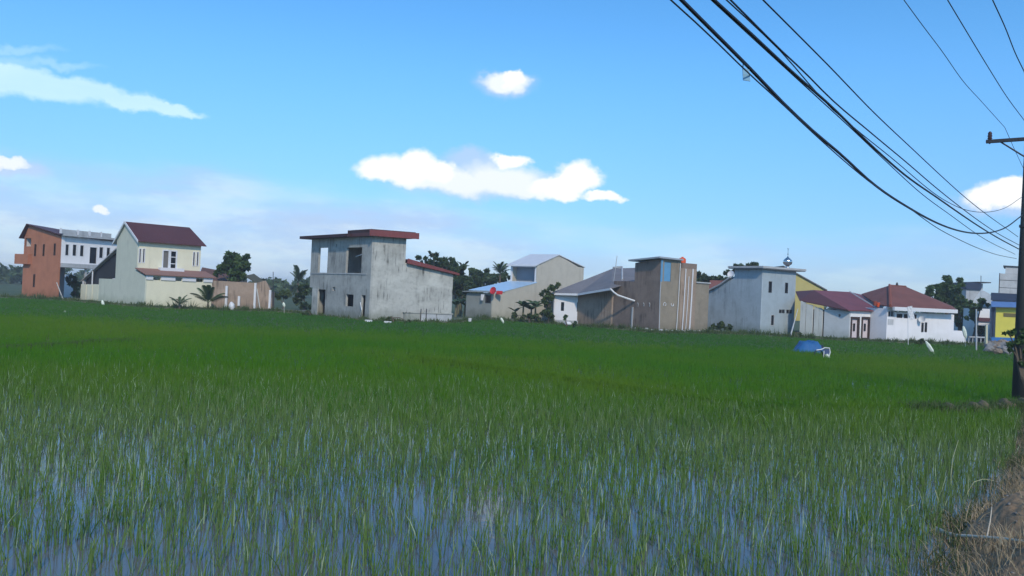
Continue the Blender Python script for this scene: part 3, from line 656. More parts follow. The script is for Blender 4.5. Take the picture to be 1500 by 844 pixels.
H.wall('porch_wall', 'L', [(.142, -.3), (.142, zl), (SB, zl-.05), (SB, -.3)], [dw], BEIGED, th=.12)
H.window('L', dw, DARKMETAL)
H.plate('porch_roof', [(-.05, -.35, zl+.15), (SB+.3, -.35, zl+.12), (SB+.3, t37+.2, zl+.25), (-.05, t37+.2, zl+.25)], .07, BEIGED)
H.box('rear_wall', SB-.14, SB-.002, .13, tb, -.3, zl-.1, BEIGED)
p = H.P(.15, -.2, zb0-.1); dd = at(723, 426, p.y-.6)
th = thing('satellite_dish', 'red satellite dish on the roof corner of the beige house', 'satellite dish', (dd.x, dd.y, dd.z-.4))
mb = MB()
def dish(mb, c_, r, dirv, depth=.12, n=18):
    dirv = Vector(dirv).normalized(); a = dirv.cross(Vector((0, 0, 1))).normalized(); u = a.cross(dirv); b_ = len(mb.v)
    for j in range(5):
        rr_ = r*j/4
        for k in range(n): t_ = 2*math.pi*k/n; mb.v.append(tuple(Vector(c_)+a*rr_*math.cos(t_)+u*rr_*math.sin(t_)+dirv*(depth*(j/4)**2)))
    for j in range(4):
        for k in range(n): mb.f.append([b_+j*n+k, b_+j*n+(k+1) % n, b_+(j+1)*n+(k+1) % n, b_+(j+1)*n+k])
    m0 = len(mb.v)
    for j in range(5):
        rr_ = r*j/4
        for k in range(n): t_ = 2*math.pi*k/n; mb.v.append(tuple(Vector(c_)+a*rr_*math.cos(t_)+u*rr_*math.sin(t_)+dirv*(depth*(j/4)**2-.02)))
    for j in range(4):
        for k in range(n): mb.f.append([m0+j*n+(k+1) % n, m0+j*n+k, m0+(j+1)*n+k, m0+(j+1)*n+(k+1) % n])
dish(mb, dd, .40, (-.55, -.8, .25)); mb.build('reflector', REDPL, th, smooth=True)
MB().tube([(dd.x, dd.y+.05, dd.z-.55), (dd.x, dd.y+.03, dd.z)], .03, 5).build('mount', DARKMETAL, th)
MB().tube([(dd.x, dd.y, dd.z-.3), (dd.x-.2, dd.y-.35, dd.z-.05)], .02, 4).build('feed_arm', DARKMETAL, th)
dd = at(731.5, 428.5, p.y); th = thing('red_crate', 'small dark red crate beside the red dish on the beige house', 'crate', (dd.x, dd.y, dd.z-.2))
MB().box(dd.x-.32, dd.x+.32, dd.y-.2, dd.y+.2, dd.z-.2, dd.z-.15).build('base', REDPL, th)
for k in range(4): x = dd.x+(-.32+.2*k); MB().box(x, x+.06, dd.y-.22, dd.y-.18, dd.z-.15, dd.z+.18).build('slat', REDPL, th)
MB().box(dd.x-.32, dd.x+.32, dd.y+.1, dd.y+.2, dd.z-.149, dd.z+.18).build('back', REDPL, th)
pp = H.P(H.L(707, 436, -.3)[0], -.3, H.L(707, 436, -.3)[1]); th = thing('hanging_cloth', 'small white cloth hanging under the porch roof of the beige house', 'cloth', (pp.x, pp.y, pp.z-.3))
mb = MB()
for i in range(6):
    for j in range(4): mb.v.append((pp.x-.2+.4*i/5*(1-.12*j), pp.y+.06*math.sin(i*2.3), pp.z+.35-.22*j))
mb.f = [[i*4+j, (i+1)*4+j, (i+1)*4+j+1, i*4+j+1] for i in range(5) for j in range(3)]
ob = mb.build('cloth', TRIM, th); sm = ob.modifiers.new('thick', 'SOLIDIFY'); sm.thickness = .02

# --- brown unfinished tower building and the small white house joined by one line
C = ground(963.7, 487)
H = House('unfinished_tower', 'brown unfinished block building with blue sheet door and stepped flat roof', 'building', C, 55, 37)
s1 = H.L(928.6, 430)[0]; s2 = H.L(899, 430)[0]; s3 = H.L(846.7, 450)[0]
zt = H.L(964, 379)[1]; zm = H.L(915, 412)[1]
TR1 = H.Rr(996, 430)[0]; TR2 = H.Rr(1018.6, 430)[0]; TR3 = H.Rr(1037.5, 450)[0]
zR3 = H.Rr(1025, 415)[1]; zmid = H.Rr(975, 413)[1]
H.wall('left_wall', 'L', [(0, -.3), (0, zt), (s1, zt-.35), (s1, zm), (s2, zm), (s2, -.3)], [], BLOCKD, th=.16)
H.wall('front_wall', 'R', [(.162, -.3), (.162, zt), (TR1, zt), (TR1, -.3)], [(.45, H.Rr(983, 400)[0], zmid+.05, zt-.25)], mat('olive brown render', (.30, .25, .19), var=.35, streak=.4, damp=.4), th=.16)
H.box('blue_sheet', .05, .09, .46, H.Rr(983, 400)[0]-.01, zmid+.06, zt-.26, BLUEDOOR)
H.box('corner_frame', -.06, -.003, .0, .22, zmid, zt-.1, BLUEDOOR)
zc = H.Rr(1010, 393.5)[1]
H.box('stair_tower', -.05, 2.6, TR1+.003, TR2, -.3, zc, BLOCK)
H.box('stair_parapet', -.07, 2.6, TR1+.05, TR2-.02, zc+.003, zc+.45, BLOCKD)
H.box('side_block', 0, 4.0, TR2+.003, TR3, -.3, zR3, mat('olive brown render', (.3, .25, .2)))
H.box('side_block_cap', -.1, 4.0, TR2+.003, TR3+.1, zR3+.003, zR3+.12, CONC)
H.plate('rear_roof', [(1.5, TR1-.05, zt+.14), (1.5, TR2-.1, zt+.12), (s1+.3, TR2-.1, zt-.03), (s1+.3, TR1-.05, zt-.03)], .12, DARKMETAL)
H.plate('roof', [(-.3, -.5, zt+.16), (-.3, TR1-.06, zt+.12), (s1+.4, TR1-.06, zt-.08), (s1+.4, -.5, zt-.08)], .14, mat('grey blue roof edge', (.33, .37, .42)))
H.box('back_wall', s1-.16, s1-.002, .16, TR1, zm-.1, zt-.36, BLOCKD); H.box('rear_wall', .16, s1-.17, TR1-.16, TR1-.003, zmid, zt-.3, BLOCKD)
H.box('low_roof', .16, s2-.1, .17, 2.6, zm-.3, zm-.15, CONC)
H.box('rear_side_wall', s2-.16, s2-.002, .163, 3.0, -.3, zm-.2, BLOCKD)
for px, y0, y1, rr_ in ((1004.5, 394, 479, .05), (1009, 405, 478, .035), (1015, 394, 481, .07), (996.5, 386, 470, .03)):
    t_, z_ = H.Rr(px, y0, -.12); MB().tube([H.P(-.14, t_-.15, .0), H.P(-.14, t_-.05, z_*.5), H.P(-.14, t_, z_)], rr_, 6).build('drain_pipe', TRIM, H.root)
t_, z_ = H.Rr(964.5, 432, -.05); MB().tube([H.P(-.05, .1, .05), H.P(-.06, .0, z_), H.P(-.05, .05, zmid)], .05, 5).build('drain_pipe', CONC, H.root)
sc = H.L(928, 430)[0]
H.box('white_post', sc-.08, sc+.08, -.08, -.003, -.2, H.L(928, 450)[1], CONC)
for px in (973.6, 985):
    t_, z_ = H.Rr(px, 446, -.03); arc = [H.P(-.03, t_+.16*math.cos(a), z_+.16*math.sin(a)) for a in np.linspace(-.9, math.pi+.9, 9)] if px < 980 else [H.P(-.03, t_+.16*math.cos(a), z_-.16*math.sin(a)) for a in np.linspace(-.5, math.pi+.5, 9)]
    MB().tube(arc, .035, 4).build('painted_mark', TRIM, H.root)
for px in (935, 943.5, 952):
    s_, z_ = H.L(px, 446, -.02); MB().tube([H.P(s_+.1, -.02, z_+.15), H.P(s_, -.02, z_+.02), H.P(s_+.02, -.02, z_-.18)], .028, 4).build('painted_mark', CONC, H.root)
for i, px in enumerate(np.linspace(933, 1030, 13)):
    if px < 963: s_, _ = H.L(px, 484); p = H.P(s_, -.2, 0)
    else: t_, _ = H.Rr(px, 486); p = H.P(-.25, t_, 0)
    th = thing('rubble_block', 'pale rubble block along the foot of the brown unfinished building', 'rubble', p, 'rubble at the foot of the brown building')
    w_ = random.uniform(.12, .3); MB().blob((p.x, p.y, .16), w_, i, sq=(1.2, .7, .6), jit=.6, n=6).build('stone', CONC if i % 3 else TRIM, th)
# orange tank
ct = H.P(.35, TR1+.38, 0); dd = at(999.5, 383, ct.y); th = thing('water_tank', 'orange plastic water tank on the brown building roof', 'water tank', (dd.x, dd.y, dd.z-.38))
MB().lathe((dd.x, dd.y, dd.z-.38), [(0, 0), (.30, 0), (.32, .05), (.32, .55), (.26, .66), (.10, .72), (.10, .78), (0, .78)], 14).build('tank_body', ORPL, th, smooth=True)
MB().lathe((dd.x, dd.y, dd.z-.38), [(.325, .18), (.345, .2), (.325, .22)], 14).build('band', ORPL, th)
HT = H
# white diagonal pipe
p0 = H.P(H.L(895, 423, -.1)[0], -.1, H.L(895, 423, -.1)[1]); pm = H.P(H.L(903, 431, -.1)[0], -.1, H.L(903, 431, -.1)[1]); p1 = H.P(H.L(929, 441, -.1)[0], -.1, H.L(929, 441, -.1)[1])
# small white house
Cw = H.P(s3, 0, 0)
G2 = House('white_cottage', 'small white cottage with wide grey hipped roof and long brown side wall', 'house', (Cw.x, Cw.y), 12, 0)
G2.dR = -H.dL.copy()
WL = G2.L(810.5, 450)[0]; zwl = G2.L(829, 431.5)[1]
wa = [G2.rect('L', 820.4, 825.2, 442.6, 455.5), G2.rect('L', 843.8, 846.2, 443, 456.5)]
G2.wall('front_wall', 'L', [(0.0, .45), (0.0, zwl), (WL, zwl), (WL, .45)], wa, WHITEH)
for r in wa: G2.window('L', r, DARKMETAL, fw=.04)
G2.box('plinth', 0, WL+.05, -.05, .3, -.3, .447, CONC)
t94, z94 = G2.Rr(894, 424); z47 = G2.Rr(848, 432)[1]
TW = G2.Rr(898.5, 440)[0]
G2.wall('side_wall', 'R', [(.142, -.3), (TW, -.3), (TW, z94-.1), (t94, z94), (.142, z47)], [], BLOCK, o=-.0)
for px in (863.5, 871.5): t_ = G2.Rr(px, 450, -.05)[0]; z_ = G2.Rr(px, 431, -.05)[1]; MB().tube([G2.P(-.05, t_, .2), G2.P(-.05, t_, z_)], .05, 5).build('pipe', CONC, G2.root)
A = at(806.5, 429.5, Cw.y+.2); B_ = at(846, 430.5, Cw.y-.9); Cc = at(893.5, 422.5, 73.6); R1 = at(898, 393.3, 84); R2 = at(932, 392.4, 86); Ee = at(930, 412, 76)
mb = MB()
for tri in ((A, B_, R1), (B_, Cc, R1), (Cc, Ee, R1), (Ee, R2, R1)): mb.plate(tri, .08)
mb.build('roof', GREYROOF, G2.root)
A2 = at(808, 429.5, 97); mb = MB(); mb.plate((A, R1, A2), .08).plate((R1, R2, A2+Vector((14, 2, 0)), A2), .08); mb.build('rear_roof', GREYROOF, G2.root)
mb = MB()
for p, q_ in ((A, B_), (B_, Cc)):
    o_ = Vector((0, -.03, 0)); up = Vector((0, 0, .17)); mb.hexa([p+o_-up, q_+o_-up, q_-o_-up, p-o_-up, p+o_+up*.15, q_+o_+up*.15, q_-o_+up*.15, p-o_+up*.15])
mb.build('eave_board', TRIM, G2.root)
MB().tube([R1+Vector((.0, -.1, .08)), at(911, 392.7, 85)+Vector((0, -.1, .1)), at(911.5, 410, 77)], .1, 5).build('ridge_strip', CONC, G2.root)
MB().tube([at(894, 423, 73.3), at(899, 428, 73.2), at(905, 432.5, 73.2), at(918, 437, 73.1), at(930, 441, 73.0)], .085, 6).build('gutter_pipe', TRIM, G2.root)
a = at(810, 440, 92); MB().box(a.x, a.x+6, 90, 90.15, -.3, zwl+.3).build('rear_wall', BLOCK, G2.root)
th = thing('antenna_mast', 'thin tall mast rising from the grey hipped roof of the white cottage', 'mast', at(899, 412, 76)); MB().tube([at(899, 412, 76), at(904, 375, 76)], .03, 5).build('mast', CONC, th)

# --- small prayer house with a dome
C = ground(1113, 490)
H = House('prayer_house', 'blue-white two-storey building carrying a small silver dome', 'building', C, 55, 30)
s77 = H.L(1076, 400)[0]; s34 = H.L(1034.8, 450)[0]; zt = H.L(1115, 394)[1]; LRq = H.Rr(1164.5, 440)[0]
z407 = H.L(1075, 407)[1]; z34 = H.L(1035, 429)[1]; s55, z55 = H.L(1056, 418)
H.wall('left_wall', 'L', [(0, -.3), (0, zt), (s77, zt), (s77, z407), (s55, z55), (s34, z34), (s34, -.3)], [], MOSQ)
wq = [H.rect('R', 1126, 1130.5, 412.5, 428.7), H.rect('R', 1150, 1154, 414.4, 429.6), H.rect('R', 1141.3, 1144.7, 453.7, 458.6), H.rect('R', 1145.6, 1149, 453.7, 458.6), H.rect('R', 1152, 1155.3, 454, 459), H.rect('R', 1156.2, 1159.5, 454, 459), H.rect('R', 1129, 1134.3, 461.4, 477)]
H.wall('front_wall', 'R', [(.142, -.3), (LRq, -.3), (LRq, zt), (.142, zt)], wq, mat('white blue plaster', (.35, .41, .45), var=.2, streak=.35, damp=.5))
for i, r in enumerate(wq): H.window('R', r, CONC if i > 5 else DARKMETAL, fw=.04, proud=.015)
H.box('rear_wall', s34-.14, s34-.002, .142, LRq, -.3, z34, MOSQ); H.box('end_wall', .142, s77, LRq-.14, LRq-.002, -.3, zt-.01, MOSQ); H.box('inner_wall_or_shade_panel', s77-.14, s77-.002, .142, LRq-.15, z407-.2, zt-.01, MOSQ)
H.box('end_wall', s77+.003, s34-.15, LRq-.14, LRq-.002, -.3, z34-.02, MOSQ)
H.box('roof', -.45, s77+.35, -.45, LRq+.75, zt+.003, zt+.26, mat('grey roof slab', (.24, .24, .25)))
H.box('roof_edge', -.50, -.453, -.5, LRq+.8, zt+.08, zt+.24, CONC); H.box('roof_edge', -.45, s77+.4, -.5, -.453, zt+.08, zt+.24, CONC)
H.plate('low_roof', [(s77+.352, -.25, z407+.12), (s55, -.25, z55+.12), (s55, LRq, z55+.12), (s77+.352, LRq, z407+.12)], .14, CONC)
H.plate('low_roof', [(s55+.003, -.25, z55+.12), (s34+.3, -.25, z34+.06), (s34+.3, LRq, z34+.06), (s55+.003, LRq, z55+.12)], .14, CONC)
t_, _ = H.Rr(1153.6, 388, 1.2); dp = H.P(1.2, t_, zt+.26)
th = thing('silver_dome', 'small polished onion dome with finial on the prayer house roof', 'dome', dp)
MB().lathe(dp, [(0, 0), (.24, 0), (.25, .1), (.17, .16), (.17, .3), (.24, .34)], 20).build('dome_base', STEEL, th, smooth=True)
MB().lathe(dp, [(.2, .34), (.38, .46), (.45, .66), (.40, .86), (.24, 1.03), (.1, 1.13), (.04, 1.25), (0, 1.27)], 20).build('bulb', STEEL, th, smooth=True)
fn = MB().lathe(dp, [(.02, 1.25), (.02, 1.95), (0, 1.97)], 8); fn.blob((dp.x, dp.y, dp.z+1.45), .055, jit=0); fn.build('finial', DARKMETAL, th)
arc = [dp+Vector((.07*math.cos(a), 0, 2.02+.07*math.sin(a))) for a in np.linspace(-3.6, .46, 10)]
MB().tube(arc, [.01, .015, .02, .025, .03, .03, .025, .02, .015, .01], 5).build('crescent', DARKMETAL, th)
# ochre gable behind
th = thing('ochre_building', 'ochre yellow gabled building behind the prayer house and red roofs', 'building', at(1185, 440, 92))
PQ = [at(1150, 391, 92), at(1207, 424.5, 92), at(1207, 470, 92), at(1120, 470, 92), at(1120, 400, 92)]
mb = MB(); n = len(PQ); mb.v = [tuple(p) for p in PQ]+[tuple(p+Vector((0, 8, 0))) for p in PQ]; mb.f = [list(range(n)), list(range(n, 2*n))[::-1]]+[[i, (i+1) % n, n+(i+1) % n, n+i] for i in range(n)]; mb.build('wall', YELLOWD, th)
MB().hexa([PQ[0]+Vector((-.2, -.2, .0)), PQ[1]+Vector((.3, -.2, -.1)), PQ[1]+Vector((.3, 8, -.1)), PQ[0]+Vector((-.2, 8, 0)), PQ[0]+Vector((-.2, -.2, .12)), PQ[1]+Vector((.3, -.2, .02)), PQ[1]+Vector((.3, 8, .02)), PQ[0]+Vector((-.2, 8, .12))]).build('roof', GREYROOF, th)

# --- row house with red roof
C = ground(1243, 497.5)
H = House('red_roof_house', 'single-storey house with faded red hipped roof and two framed doors', 'house', C, 40, 30)
zc = H.Rr(1243, 455.3)[1]; TRr = H.Rr(1297.6, 470)[0]; sW = H.L(1171.5, 470)[0]; s06 = H.L(1207, 470)[0]
H.wall('side_wall', 'L', [(0, -.3), (0, zc), (s06, H.L(1207, 453.5)[1]), (s06, -.3)], [H.rect('L', 1228, 1231, 460.5, 464)], mat('grey white plaster', (.52, .54, .56), streak=.3, damp=.4))
for a, c_, yt in ((1171.8, 1179.3, 441.5), (1180.3, 1190, 446), (1192.2, 1199, 450), (1199.4, 1204.5, 451.5)):
    A = H.L(c_, 470)[0]; B_ = H.L(a, 470)[0]; z0_ = H.L(c_, yt+1.5)[1]; z1_ = H.L(a, yt-1)[1]
    H.wall('side_panel', 'L', [(A, -.3), (B_, -.3), (B_, z1_), (A, z0_)], [], mat('pale panel', (.58, .58, .55), streak=.4, damp=.3), th=.08)
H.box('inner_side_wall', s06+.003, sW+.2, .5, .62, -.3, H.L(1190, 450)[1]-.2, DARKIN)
dd_ = [H.rect('R', 1246, 1258.3, 465, 497.5), H.rect('R', 1261.8, 1273.8, 465, 497.8)]; dd_ = [(r[0], r[1], .03, r[3]) for r in dd_]
sw_ = [H.rect('R', 1280, 1283.4, 467, 472), H.rect('R', 1290.2, 1293.4, 467.7, 472.3)]; dk = H.rect('R', 1293.2, 1296.6, 482, 498); dk = (dk[0], dk[1], .03, dk[3])
H.wall('front_wall', 'R', [(.142, -.3), (TRr, -.3), (TRr, zc), (.142, zc)], dd_+sw_+[dk], WHITEP)
for r in dd_:
    w = H.window('R', r, mat('dark brown frame', (.05, .03, .025)), PINKW, fw=.16, name='door')
    cx = (r[0]+r[1])/2; cz = r[2]+(r[3]-r[2])*.55
    H.box('door_glass', .05, .07, cx-.12, cx+.12, cz-.35, cz+.35, GLASS, w)
for r in sw_+[dk]: H.window('R', r, DARKMETAL, fw=.03, proud=.01)
H.box('rear_wall', sW, sW+.14, .7, TRr, -.3, zc, WHITEP); H.box('end_wall', .142, sW, TRr-.14, TRr-.003, -.3, zc, WHITEP)
e0 = at(1243, 454.2, C.y-.5); e1 = at(1290, 455.2, C.y+1.6); rA = at(1192, 425, C.y+5.5); rB = at(1245, 427.8, C.y+9); l1 = at(1165.5, 426.8, C.y+7.0); l2 = at(1171.5, 440, C.y+3.0); bk1 = at(1300, 440, C.y+14)
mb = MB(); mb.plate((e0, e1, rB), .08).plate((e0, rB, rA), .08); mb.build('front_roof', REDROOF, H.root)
mb = MB(); mb.plate((l2, e0, rA), .08).plate((l1, l2, rA), .08); mb.build('left_roof', MAROON, H.root)  # shaded slope painted in, darker maroon than the lit front slope
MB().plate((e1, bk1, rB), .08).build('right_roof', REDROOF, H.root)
MB().tube([rB, e1], .09, 5).build('ridge_cap', CONC, H.root)

# --- white bungalow with hip roof
C = ground(1297.8, 500)
H = House('white_bungalow', 'bright white bungalow with brown-red hipped roof and long white fascia', 'house', C, 60, 10)
TV = H.Rr(1397, 480)[0]; TV2 = H.Rr(1418, 500)[0]; zf0 = H.Rr(1350, 459)[1]; zl = H.Rr(1404, 484.5)[1]; t11 = H.Rr(1411, 490)[0]
wv = [H.rect('R', 1300.3, 1309.6, 455.5, 464), H.rect('R', 1313.7, 1321.4, 460, 465.5), H.rect('R', 1324, 1329.6, 460.5, 466), H.rect('R', 1338.5, 1342, 461, 466.8), H.rect('R', 1349.7, 1352.6, 473, 486.4), H.rect('R', 1354.6, 1357.6, 472.5, 486.4)]
t_l = H.Rr(1310.5, 455)[0]
H.wall('front_wall', 'R', [(0, -.3), (TV2, -.3), (t11, zl), (TV, zl), (TV, zf0), (t_l, zf0), (t_l, zf0+.5), (0, zf0+.5)], wv, WHITEH)
for i, r in enumerate(wv): H.window('R', r, DARKMETAL if i else CONC, fw=.05, mull=1 if i == 0 else 0, bars=0, proud=.02)
vt = H.rect('R', 1300.5, 1308.5, 467.5, 476)
vb_ = H.box('vent_grille', -.02, -.003, vt[0], vt[1], vt[2], vt[3], CONC)
for k in range(5): z_ = vt[2]+(k+.5)*(vt[3]-vt[2])/5; H.box('louvre', -.035, -.021, vt[0]+.03, vt[1]-.03, z_-.02, z_+.02, TRIM, vb_)
tf1 = H.Rr(1403, 457, -.8)[0]; tf0 = H.Rr(1310.5, 452, -.8)[0]
H.box('fascia', -.8, -.6, tf0, tf1, H.Rr(1356, 457, -.8)[1], H.Rr(1356, 451.6, -.8)[1], TRIM)
H.box('canopy_slab', -.6, .0-.003, tf0, tf1, H.Rr(1356, 453.5, -.6)[1], H.Rr(1356, 452, -.6)[1], TRIM)
H.box('left_wall', .142, 6, 0, .14, -.3, zf0+.3, WHITEH); H.box('right_wall', .142, 6, TV-.14, TV-.003, -.3, zf0, WHITEH); H.box('rear_wall', 5.86, 6, .15, TV-.15, -.3, zf0, WHITEH)
H.box('yard_wall', 2.5, 2.62, TV+.003, TV2+.4, -.3, zl+1.2, mat('shaded garden wall', (.10, .10, .10)))  # wall coloured near-black for the shade in this recess
E1 = at(1304, 448.5, C.y-.6); E2 = at(1402, 454, C.y+1.0); A = at(1303, 418.3, C.y+6.5); B_ = at(1327, 420, C.y+7.2); Lw = at(1262, 430.6, C.y+9.5); K = at(1396, 449, C.y+13); K0 = at(1285, 446, C.y+2)
mb = MB(); mb.plate((E1, E2, B_), .09).plate((E1, B_, A), .09); mb.build('front_roof', BROWNROOF, H.root)
MB().plate((E2, K, B_), .09).build('right_roof', BROWNROOF, H.root)
mb = MB(); mb.plate((E1, A, K0), .09).plate((K0, A, Lw), .09); mb.build('left_roof', BROWNROOF, H.root)
MB().tube([E1+Vector((0, 0, .05)), A+Vector((0, 0, .05))], .13, 5).build('hip_cap', mat('orange brown cap', (.26, .08, .05)), H.root); MB().tube([A, B_], .1, 5).build('ridge_cap', BROWNROOF, H.root)
fp = at(1314, 417.3, C.y+6.8); MB().lathe((fp.x, fp.y, fp.z-.05), [(.14, 0), (.1, .2), (.02, .3), (0, .3)], 6).build('roof_finial', DARKMETAL, H.root)
for i, px in enumerate((1281.5, 1286)):
    p = at(px, 444+i*2, C.y+.8); th = thing('terracotta_pot', ('left' if i == 0 else 'right')+' of two orange clay pots on the roof valley beside the white bungalow', 'pot', (p.x, p.y, p.z-.25))
    MB().lathe((p.x, p.y, p.z-.25), [(0, 0), (.12, 0), (.17, .3), (.2, .4), (.16, .42), (.14, .3), (0, .28)], 10).build('pot', ORPL if i else mat('brick red clay', (.32, .07, .04)), th)
dd = H.P(-.35, H.Rr(1351, 468, -.35)[0], H.Rr(1351, 468, -.35)[1]); th = thing('satellite_dish', 'white satellite dish on the front wall of the white bungalow', 'satellite dish', dd)
mb = MB(); dish(mb, dd, .30, (-.7, -.7, .3)); mb.build('reflector', TRIM, th, smooth=True); MB().tube([dd, dd+Vector((.05, .36, -.1))], .03, 5).build('mount', DARKMETAL, th)
HV = H
# banner pole in front of the bungalow
def stick(px0, y0, px1, y1, D, r, name, label, cat, m=None, part='stake', taper=False):
    a = at(px0, y0, D); c_ = at(px1, y1, D-.15); c_.z = max(c_.z, -.1)
    th = thing(name, label, cat, (c_.x, c_.y, max(c_.z, 0)))
    MB().tube([c_, c_.lerp(a, .5), a], [r*.5, r, r*.6] if taper else r, 5).build(part, m or TRIM, th); return th, a, c_
th, a, c_ = stick(1330, 449, 1330, 519, 66, .025, 'banner_pole', 'thin white pole with limp white banner in front of the white bungalow', 'banner', part='pole')
mb = MB()
for i in range(7):
    for j in range(4): k = i/6; mb.v.append((a.x-.05+.12*j+.28*k, a.y+.05*math.sin(i+j*1.7), a.z-.05-1.05*k+.04*j))
mb.f = [[i*4+j, (i+1)*4+j, (i+1)*4+j+1, i*4+j+1] for i in range(6) for j in range(3)]
ob = mb.build('banner', TRIM, th); sm = ob.modifiers.new('thick', 'SOLIDIFY'); sm.thickness = .015

# --- shop and buildings at the right edge
C = ground(1452, 504)
H = House('yellow_shop', 'yellow walled shop with blue base and blue awning at the right edge', 'shop', C, 118, 14)
t0 = H.Rr(1458.5, 470)[0]; zb = H.Rr(1470, 494.5)[1]; zt = H.Rr(1470, 449)[1]; TS = 5.0
sg = H.rect('R', 1470, 1492, 459, 464.5)
H.wall('yellow_wall', 'R', [(t0, zb), (TS, zb), (TS, zt), (t0, zt)], [], YELLOW)
H.box('blue_base', -.06, .2, 0, TS, -.3, zb-.003, BLUEP)
H.box('sign_band', -.05, -.003, sg[0], TS-.2, sg[2], sg[3], mat('dark olive sign', (.14, .12, .05)))
for px in (1452.5, 1456): t_ = H.Rr(px, 470)[0]; H.box('pillar', -.1, .1, t_-.1, t_+.12, zb, zt, NAVY)
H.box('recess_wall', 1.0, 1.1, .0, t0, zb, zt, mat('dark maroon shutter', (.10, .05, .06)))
H.plate('awning', [(-.9, -.2, zt-.02), (-.9, TS+.3, zt+.1), (.3, TS+.3, zt+.55), (.3, -.2, zt+.45)], .1, mat('blue awning', (.10, .20, .42), rough=.5))
z3 = H.Rr(1470, 441, 1)[1]; z4 = H.Rr(1470, 430, 1)[1]
H.box('upper_wall', 1.0, 1.14, -.0, TS, zt+.3, z3+.2, mat('lilac plaster', (.36, .34, .42)))
H.box('navy_fascia', .2, .9, -.2, TS+.3, z3, z4, NAVY); H.box('rear_wall', 4, 4.14, .1, TS, -.3, zt, WHITEP)
H.box('side_wall', 1.15, 4, .0, .14, -.3, zt, WHITEP); H.box('roof', .905, 4.2, -.1, TS, z4-.2, z4-.08, CONC)
C2 = at(1461, 470, 96)
U = House('tiered_building', 'pale stepped building of stacked wall panels behind the yellow shop', 'building', (C2.x, C2.y), 122, 8)
zz0 = U.Rr(1470, 432)[1]; zs = [U.Rr(1470, y)[1] for y in (430, 421.5, 410.5, 400.5)]
for i in range(3): U.box('wall_panel', 0, .2, 0, 7, zs[i]+.03, zs[i+1]-.03, CONC)
U.box('core_wall', .205, 6, .02, 7, -.3, zs[3]-.05, mat('joint grey', (.14, .14, .15)))
t_ = U.Rr(1472.7, 395)[0]; U.box('upper_panel', .3, .5, t_, 7, zs[3], U.Rr(1480, 391)[1], CONC); U.box('upper_core', .505, 5, t_+.05, 7, zs[3], U.Rr(1480, 391)[1]-.1, CONC)
U.box('roof_edge', .1, 5.2, t_-.3, 7.1, U.Rr(1480, 390.8)[1], U.Rr(1480, 389.3)[1], DARKMETAL)
U.box('corner_post', -.05, -.003, 0, .12, zs[0], zs[3], DARKMETAL)
th = thing('tower_building', 'grey tower building with dark top and pale sloping sheet roof, left of the yellow shop', 'building', at(1432, 470, 112))
a = at(1415.8, 413.5, 112); c_ = at(1435.7, 425, 112); e_ = at(1443.5, 414, 112)
MB().box(a.x, c_.x, 112, 117, -.3, c_.z).build('wall', CONC, th); MB().box(a.x-.1, c_.x+.05, 111.8, 117.1, c_.z+.003, a.z).build('dark_top', NAVY, th)
MB().box(c_.x+.055, e_.x, 112.6, 117, -.3, a.z-.1).build('side_wall', mat('light grey plaster', (.5, .52, .52)), th)
MB().box(c_.x-.5, e_.x+.6, 111.7, 117, a.z+.003, a.z+.14).build('roof_slab', DARKMETAL, th)
mb = MB(); mb.plate((at(1421, 446, 106), at(1437, 425, 110), at(1437, 448, 106)), .12).plate((at(1437, 424, 110), at(1449, 430, 109), at(1455, 440, 107), at(1453, 450, 106), at(1437, 448, 106)), .12)
mb.build('sloping_sheet', mat('pale sheet metal', (.45, .48, .48), streak=.3), th)
a = at(1421, 447, 107); c_ = at(1452, 449, 107); MB().box(a.x, c_.x, 107, 111.6, -.3, a.z-.1).build('lower_wall', WHITEP, th)
MB().tube([at(1437, 414, 112), at(1437, 404, 112)], .05, 4).build('aerial', DARKMETAL, th)
th = thing('white_outbuilding', 'small white outbuilding with brown lintel between the trees and the yellow shop', 'building', at(1441, 490, 88))
a = at(1434, 452, 88); c_ = at(1449, 480, 88); MB().box(a.x, c_.x, 88, 91, -.3, a.z).build('wall', WHITEP, th)
lz = at(1440, 465.5, 87.9); hz = at(1440, 471, 87.9); MB().box(a.x-.1, c_.x+.1, 87.8, 87.99, hz.z, lz.z).build('lintel', mat('maroon paint', (.12, .05, .06)), th)
dk_ = at(1440, 477, 87.9); MB().box(a.x, c_.x-.5, 87.85, 87.99, -.1, dk_.z).build('opening_shade_panel', DARKIN, th)  # flat panel on the solid wall, painted dark like an unlit opening
stick(1430, 453, 1430, 521, 62, .06, 'street_post', 'tall thin grey post standing in the field left of the yellow shop', 'post', CONC, 'post')
stick(1445, 476, 1444.5, 518, 66, .10, 'marker_post', 'short cream post standing just left of the yellow shop base', 'post', mat('cream post', (.62, .58, .4)), 'post')
th = thing('low_fence', 'low pale rail fence between the white bungalow and the yellow shop', 'fence', ground(1436, 502))
a = at(1420, 492.5, 76); c_ = at(1444, 493.5, 76); MB().box(a.x, c_.x, 76, 76.08, a.z-.12, a.z).build('rail', CONC, th)
for k in range(5): x = a.x+(c_.x-a.x)*k/4; MB().box(x-.04, x+.04, 76.085, 76.16, -.1, a.z-.02).build('post', CONC, th)
for i in range(26):
    px = random.uniform(1446, 1492); py = random.uniform(506, 520); p = ground(px, py)
    th = thing('rubble_stone', 'rough grey stone heaped in the field edge below the yellow shop', 'stone', p, 'stones heaped below the yellow shop')
    MB().blob((p.x, p.y, .25), random.uniform(.18, .45), i, sq=(1.2, 1, .9), jit=.6, n=7).build('stone', STONEM if i % 2 else BLOCK, th)

